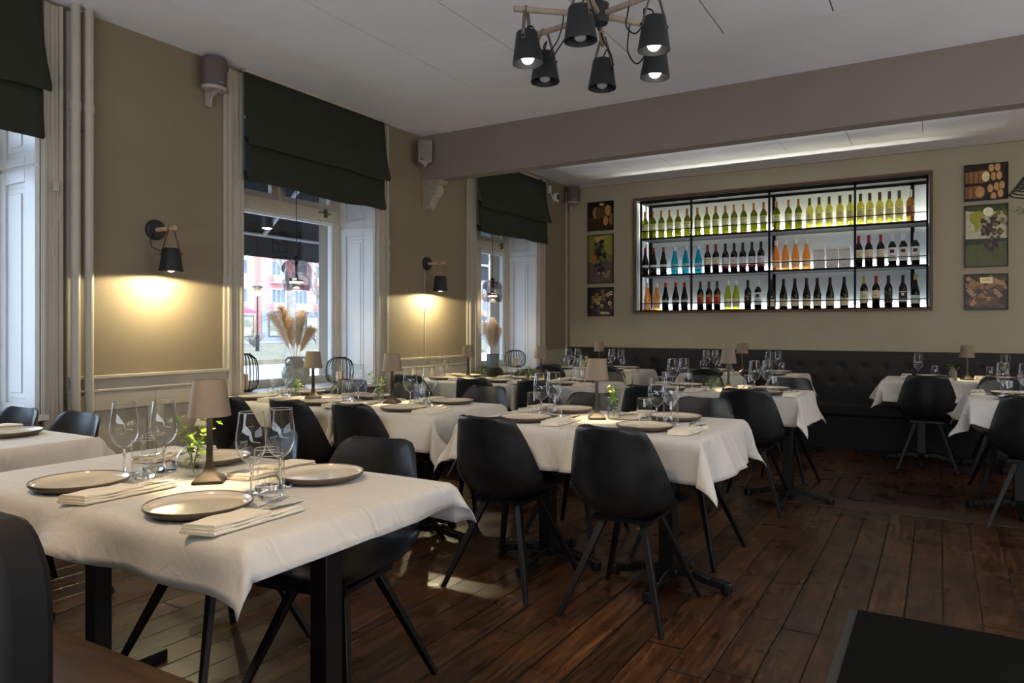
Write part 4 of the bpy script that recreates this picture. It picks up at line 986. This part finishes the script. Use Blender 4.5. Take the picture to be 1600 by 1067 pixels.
# T8
T = 'rear right table by the banquette'
table(-.44, .75, 7.22, 7.88, (-.15, .45), 'table under the rear right cloth')
cloth(-.44, .75, 7.22, 7.88, .20, 81, 'white tablecloth on the rear right table by the banquette', flare=.3)
seat(T, -.14, 7.35, 0, 'left'); seat(T, .52, 7.35, 0, 'right'); seat(T, -.08, 7.72, 1, 'left'); seat(T, .50, 7.72, 1, 'right')
glass_pair(T, -.14, 7.52, 'left', False, tb=[(.10, -.01), (0, 0)]); glass_pair(T, .42, 7.55, 'right', False, w=[(.06, -.03)], tb=[(-.05, .0)])
put_lamp(.20, 7.58, 'taupe table lamp on the rear right table', .3); bud_vase(.09, 7.42, 'stone', 'grey stoneware bottle on the rear right table', 'dark green sprig in the grey stoneware bottle', 86, 4, .05, .05)
ch(-.10, 7.30, 0, 'black leather chair with back to us at the rear right table'); ch(.44, 7.32, 0, 'black leather chair partly hidden at the rear right table')
# T9
T = 'table cut by the right picture edge'
table(.16, 1.30, 5.48, 6.14, (.45, 1.0), 'table under the cloth at the right picture edge')
cloth(.16, 1.30, 5.48, 6.14, .20, 91, 'white tablecloth on the table at the right picture edge', flare=.3)
seat(T, .44, 5.62, 0, 'left'); seat(T, .42, 6.0, 1, 'left'); glass_pair(T, .37, 5.82, 'left', tb=[(-.0, -.16), (.12, .05)], w=[(-.01, .04), (.1, -.07)])
ch(.50, 5.47, -8, 'black leather chair with back to us at the right picture edge'); ch(.43, 6.38, 184, 'black leather chair beyond the table at the right picture edge')

# ---------------------------------------------------------------- sill decorations
def lantern(x, y, r, h, label, cl):
    t = thing('wire_lantern', label, 'lantern', (x, y, SILL), 0, 'black wire lanterns on the window sills')
    n_ = 22; pr = [(.55, .0), (.82, .06), (.97, .2), (1., .45), (.97, .7), (.82, .88), (.55, .97), (.42, 1.)]
    g = G()
    for k in range(n_):
        a = 2*PI*k/n_; g.tube([(r*p*math.cos(a), r*p*math.sin(a), .008+h*.95*q) for p, q in pr], .0028, 5)
    g.build('wire_cage', m_blackm, t)
    for rr_, z in ((.55*r, .006), (.42*r, h*.96)): G().lathe([(rr_-.006, z), (rr_+.006, z), (rr_+.006, z+.012), (rr_-.006, z+.012), (rr_-.006, z)], 28).build('ring', m_blackm, t)
    G().lathe([(0, .003), (.55*r, .003), (.55*r, .008), (0, .008)], 24).build('base_plate', m_blackm, t)
    c = thing('pillar_candle', cl, 'candle', (x, y, SILL+.009)); G().lathe([(0, 0), (.03, 0), (.031, .003), (.031, h*.42), (.027, h*.43), (0, h*.42)], 20).build('wax', M('candle_wax', (224, 190, 160), .6), c); G().tube([(0, 0, h*.42), (0, 0, h*.42+.012)], .0012, 5).build('wick', m_black, c)
lantern(-4.40, 3.56, .10, .28, 'tall black wire lantern at the left of the middle window', 'candle inside the tall lantern of the middle window')
lantern(-4.36, 4.50, .115, .22, 'round black wire lantern at the right of the middle window', 'candle inside the round lantern of the middle window')
lantern(-4.36, 7.42, .125, .20, 'round black wire lantern on the far window sill', 'candle inside the lantern on the far window sill')
lantern(-4.36, 1.62, .10, .28, 'black wire lantern on the sill at the left picture edge', 'candle inside the lantern at the left picture edge')
t = thing('jug', 'pale glazed two-handled jug on the middle window sill', 'vase', (-4.42, 4.07, SILL))
m_jug = M('celadon_glaze', (150, 150, 138), .25, var=.15, ns=8, coat=.4)
G().lathe([(0, 0), (.062, 0), (.075, .01), (.10, .06), (.111, .105), (.107, .15), (.085, .19), (.058, .208), (.052, .222), (.062, .24), (.055, .238), (.045, .21)], 36).build('jug_body', m_jug, t, angle=60)
for s in (-1, 1): G().tube([(0, s*.055, .225), (0, s*.085, .235), (0, s*.105, .215), (0, s*.10, .185), (0, s*.082, .175)], .007, 8).build('handle', m_jug, t)
t = thing('plant_pot', 'grey-green cylinder pot on the far window sill', 'pot', (-4.42, 7.02, SILL))
G().lathe([(0, 0), (.066, 0), (.070, .008), (.072, .165), (.066, .165), (.064, .02)], 32).build('pot_body', M('grey_green_glaze', (112, 122, 112), .4, var=.15), t)
G().lathe([(.0725, .158), (.074, .162), (.074, .170), (.066, .170)], 32).build('pot_rim', M('pot_rim', (90, 92, 84), .4), t)
def plume_mat(nm, c):
    n = N(nm); c = lin(c); tl = n.add('ShaderNodeBsdfTranslucent'); tl.inputs[0].default_value = (*c, 1); n.b.inputs['Base Color'].default_value = (*c, 1); n.b.inputs['Roughness'].default_value = .9
    mx = n.add('ShaderNodeMixShader'); mx.inputs[0].default_value = .45; n.lk(n.b.outputs[0], mx.inputs[1]); n.lk(tl.outputs[0], mx.inputs[2]); n.lk(mx.outputs[0], n.out.inputs[0]); return n.m
m_pamp = plume_mat('pampas_plume', (252, 242, 228)); m_pamp2 = plume_mat('pampas_gold', (240, 216, 172))
def pampas(x, y, z, hts, label, seed, sc=1):
    t = thing('pampas_grass', label, 'dried grass', (x, y, z)); rnd = random.Random(seed)
    for i, (ty, tx, h) in enumerate(hts):
        end = Vector((tx, ty, h)); st = [Vector((0, 0, 0))*(1-f)+end*f+Vector((0, 0, .04*math.sin(f*PI))) for f in (0, .25, .5, .75, 1)]
        G().tube(st[:4], .002, 5).build('stalk', m_pamp2, t)
        g = G()
        for k in range(700):
            f = .30+.70*k/700.; p = Vector((0, 0, 0)).lerp(end, f)+Vector((0, 0, .04*math.sin(f*PI))); a = rnd.uniform(0, 2*PI)
            L = (.05+.085*math.sin(PI*min(1, (f-.3)/.7))**.7)*rnd.uniform(.6, 1.2); dr = end.normalized()
            s1 = dr.cross(Vector((math.cos(a), math.sin(a), .3))).normalized(); q = p+dr*L*.9+s1*L*.62+Vector((0, -.25*L, -.4*L)); mid = p+dr*L*.55+s1*L*.36; wv = s1.cross(dr)*.0013
            g.add([p-wv, p+wv, mid+wv, mid-wv, q], [(0, 1, 2, 3), (3, 2, 4)])
        g.build('plume', m_pamp if i % 2 == 0 else m_pamp2, t, recalc=False, angle=180)
pampas(-4.42, 4.07, SILL+.16, [(-.24, .0, .40), (-.17, .03, .45), (-.05, -.02, .36), (.07, .0, .42), (.02, .03, .40), (.15, .02, .28)], 'tall beige pampas plumes in the two-handled jug', 5)
pampas(-4.42, 7.02, SILL+.10, [(-.20, .02, .40), (-.13, .0, .36), (-.02, .0, .46), (.05, .0, .40), (.10, .02, .34)], 'beige pampas plumes in the grey-green pot', 6)

# sprig near the right edge
t = thing('hanging_sprig', 'small dark green sprig at the right edge below the slatted pendant', 'plant', (.43, 5.0, 1.90))
G().tube([(0, 0, .0), (0, 0, .075)], .001, 4).build('thread', m_black, t)
sprig(t, (0, 0, -.06), 6, .07, .16, 91, .02, M('dark_leaf', (50, 60, 34), .6))

# door mat
t = thing('door_mat', 'black entrance mat with grey edge in the lower right corner', 'mat', (.45, 2.82, 0))
G().box(-.755, .755, -.61, .61, .0015, .009).build('mat_pile', M('black_mat', (13, 14, 11), .95, var=.2, ns=60, bump=.6, bs=300, spec=.1), t)
G().box(-.79, -.755, -.61, .61, .001, .006).build('mat_edge', M('grey_rubber', (48, 48, 42), .8), t)

# ---------------------------------------------------------------- outside
m_pave = M('wet_pavement', (120, 122, 130), .6, var=.25, ns=3); m_road = M('pale_road', (190, 188, 186), .7, var=.08); m_bank = M('brown_lawn', (110, 104, 84), .95, var=.35, ns=2)
g = G().box(-16, OX, -20, 40, -.45, -.35, 0).box(-24, -16, -20, 60, -.45, -.30, 1).box(-46, -24, -20, 80, -.45, -.1, 2).box(-75, -46, -20, 110, -.45, .0, 0)
struct(g.build('ground', [m_pave, m_road, m_bank], smooth=False))
# awning over the pavement
t = thing('awning', 'charcoal fabric awning outside the windows', 'awning', (0, 0, 0)); m_awn = M('awning_fabric', (44, 46, 50), .9, var=.1)
ay0, ay1 = 2.6, 9.72
G().add([(OX-.02, ay0, 3.05), (OX-.02, ay1, 3.05), (-6.2, ay1, 2.42), (-6.2, ay0, 2.42), (OX-.02, ay0, 3.07), (OX-.02, ay1, 3.07), (-6.2, ay1, 2.44), (-6.2, ay0, 2.44)], [(0, 1, 2, 3), (7, 6, 5, 4), (0, 3, 7, 4), (1, 5, 6, 2), (2, 6, 7, 3), (0, 4, 5, 1)]).build('canopy', m_awn, t, smooth=False)
G().box(-6.215, -6.2, ay0, ay1, 1.97, 2.43).build('valance', m_awn, t, smooth=False)
G().tube([(-6.18, ay0, 2.20), (-6.18, ay1, 2.20)], .018).build('front_bar', m_white, t)
for y in (4.9, 6.3, 8.6): G().beam((-4.9, y, 2.85), (-6.18, y+.35, 2.2), .03, .03).build('arm', m_white, t)
d_ = thing('awning_downlight', 'small dark cylinder lamp hanging under the awning', 'lamp', (-5.3, 4.54, 2.13)); G().tube([(0, 0, 0), (0, 0, .2)], .055, 18).build('body', m_blackm, d_); G().tube([(0, 0, .2), (0, 0, .70)], .01).build('rod', m_blackm, d_); G().tube([(0, 0, -.004), (0, 0, 0)], .042, 18).build('lit_lens', m_bulb, d_)
def house(x, y0, y1, h, base, label, colr, bands, shop, seed):
    t = thing('apartment_building', label, 'building', (x, (y0+y1)/2, base)); W_ = y1-y0
    G().box(-10, 0, -W_/2, W_/2, 0, h).build('facade', M('facade_%d' % seed, colr, .9, var=.06, ns=.5), t, smooth=False)
    G().box(0, .15, -W_/2, W_/2, 0, 3.0).build('shop_front', M('shop_%d' % seed, shop, .6, var=.3, ns=.6), t)
    m_w = M('house_window_frame', (222, 222, 224), .5); m_g = M('house_window_glass', (96, 108, 124), .1, var=.3, ns=.4)
    fl = 0; z = 3.9
    while z < h-2:
        y = -W_/2+1.3
        while y < W_/2-1.6:
            f = G().box(0, .10, y-.05, y+1.95, z-.05, z+1.5).build('window', m_w, t)
            for q in range(3): G().box(.1, .13, y+.05+q*.62, y+.58+q*.62, z+.03, z+1.42).build('pane', m_g, f, smooth=False)
            if bands: G().box(0, .7, y-.2, y+2.1, z-.9, z-.75).box(.6, .68, y-.2, y+2.1, z-.75, z-.1).build('balcony', M('balcony_%d' % seed, bands, .7), t)
            y += 3.1
        z += 2.95
    y = -W_/2+.8
    while y < W_/2-2:
        f = G().box(.15, .25, y, y+2.0, .3, 2.5).build('shop_window', M('shop_frame_%d' % seed, (70, 74, 86), .5), t); G().box(.25, .28, y+.12, y+1.88, .4, 2.4).build('pane', M('shop_glass', (170, 172, 150), .2, var=.5, ns=1.2), f, smooth=False); y += 2.6
    return t
house(-62, 38, 51.5, 20, -.02, 'cream apartment block seen at the left through the middle window', (232, 220, 196), None, (176, 170, 150), 1)
house(-61, 51.5, 68, 20, -.02, 'red apartment block with white windows seen through the middle window', (214, 146, 142), (226, 176, 172), (140, 146, 164), 2)
house(-62, 68.3, 84, 18, -.02, 'ochre apartment block behind the bare trees across the street', (232, 214, 176), None, (120, 110, 96), 3)
house(-62, 84.5, 108, 20, -.02, 'brick coloured apartment block far along the street', (222, 178, 160), (204, 160, 140), (110, 112, 124), 4)
t = thing('shop_awning', 'pink shop awning across the street', 'awning', (-61.8, 46.5, 2.9)); G().add([(0, -3.5, .5), (0, 3.5, .5), (2, 3.5, 0), (2, -3.5, 0), (0, -3.5, .4), (0, 3.5, .4), (2, 3.5, -.2), (2, -3.5, -.2)], [(0, 1, 2, 3), (7, 6, 5, 4), (2, 6, 7, 3), (0, 3, 7, 4), (1, 5, 6, 2), (0, 4, 5, 1)]).build('canopy', M('pink_canopy', (226, 84, 110), .7), t, smooth=False)
m_bark = M('bark', (140, 134, 128), .9, var=.25, ns=4, bump=.6, bs=12)
def tree(x, y, h, r, label, seed, depth=4):
    t = thing('bare_tree', label, 'tree', (x, y, -.15)); rnd = random.Random(seed); tr, br = G(), G()
    tr.tube([(0, 0, 0), (.05, .03, h*.2), (0, .08, h*.42)], [r*1.2, r, r*.85], 12)
    def grow(p, d, L, rr, k):
        q = p+d*L; m_ = (p+q)/2+Vector([rnd.uniform(-.1, .1)*L for _ in range(3)]); br.tube([p, m_, q], [rr, rr*.8, rr*.6], 6)
        if k:
            for _ in range(3):
                nd = (d+Vector([rnd.uniform(-.75, .75), rnd.uniform(-.75, .75), rnd.uniform(-.25, .5)])).normalized(); grow(q, nd, L*rnd.uniform(.6, .82), rr*.55, k-1)
    for i in range(4):
        a = i*PI/2+rnd.random(); grow(Vector((0, .08, h*.40)), Vector((math.cos(a)*.5, math.sin(a)*.5, .85)).normalized(), h*.2, r*.6, depth)
    tr.build('trunk', m_bark, t); br.build('branches', m_bark, t); return t
tree(-26, 23.6, 8, .22, 'bare tree with thick trunk seen behind the glass pendant', 3); tree(-34, 33.3, 8, .2, 'second bare tree right of the pendant across the street', 5); tree(-30, 22.3, 6, .1, 'thin bare tree at the left of the middle window view', 8, 4)
tree(-22, 34.5, 8, .18, 'bare tree seen through the far window', 12)
for (x, y, lb_) in ((-33, 27.6, 'dark street lamp post seen through the middle window'), (-20, 29.3, 'dark street lamp post seen through the far window')):
    t = thing('street_lamp', lb_, 'street lamp', (x, y, -.1), 0, 'street lamps'); G().tube([(0, 0, 0), (0, 0, .9), (0, 0, .95), (0, 0, 3.1)], [.11, .11, .05, .04], 10).build('post', m_blackm, t); G().lathe([(.05, 3.1), (.12, 3.2), (.22, 3.55), (.32, 3.62), (.1, 3.7), (0, 3.72)], 16).build('lantern_head', m_blackm, t)
rnd = random.Random(4)
for i, (x, y) in enumerate(((-40, 29), (-41, 34), (-39, 36.5), (-42, 41))):
    t = thing('shrub', ['bare shrub left of the street lamp post', 'bare shrub below the cream apartment block', 'bare shrub between the two trunks', 'bare shrub at the right of the middle window view'][i], 'shrub', (x, y, -.1)); g = G()
    for k in range(60):
        a = rnd.uniform(0, 2*PI); L = rnd.uniform(.6, 1.3); g.tube([(0, 0, 0), (math.cos(a)*L*.5, math.sin(a)*L*.5, L*.5), (math.cos(a+.4)*L, math.sin(a+.4)*L, L*.9)], [.03, .02, .008], 4)
    g.build('twigs', m_bark, t)
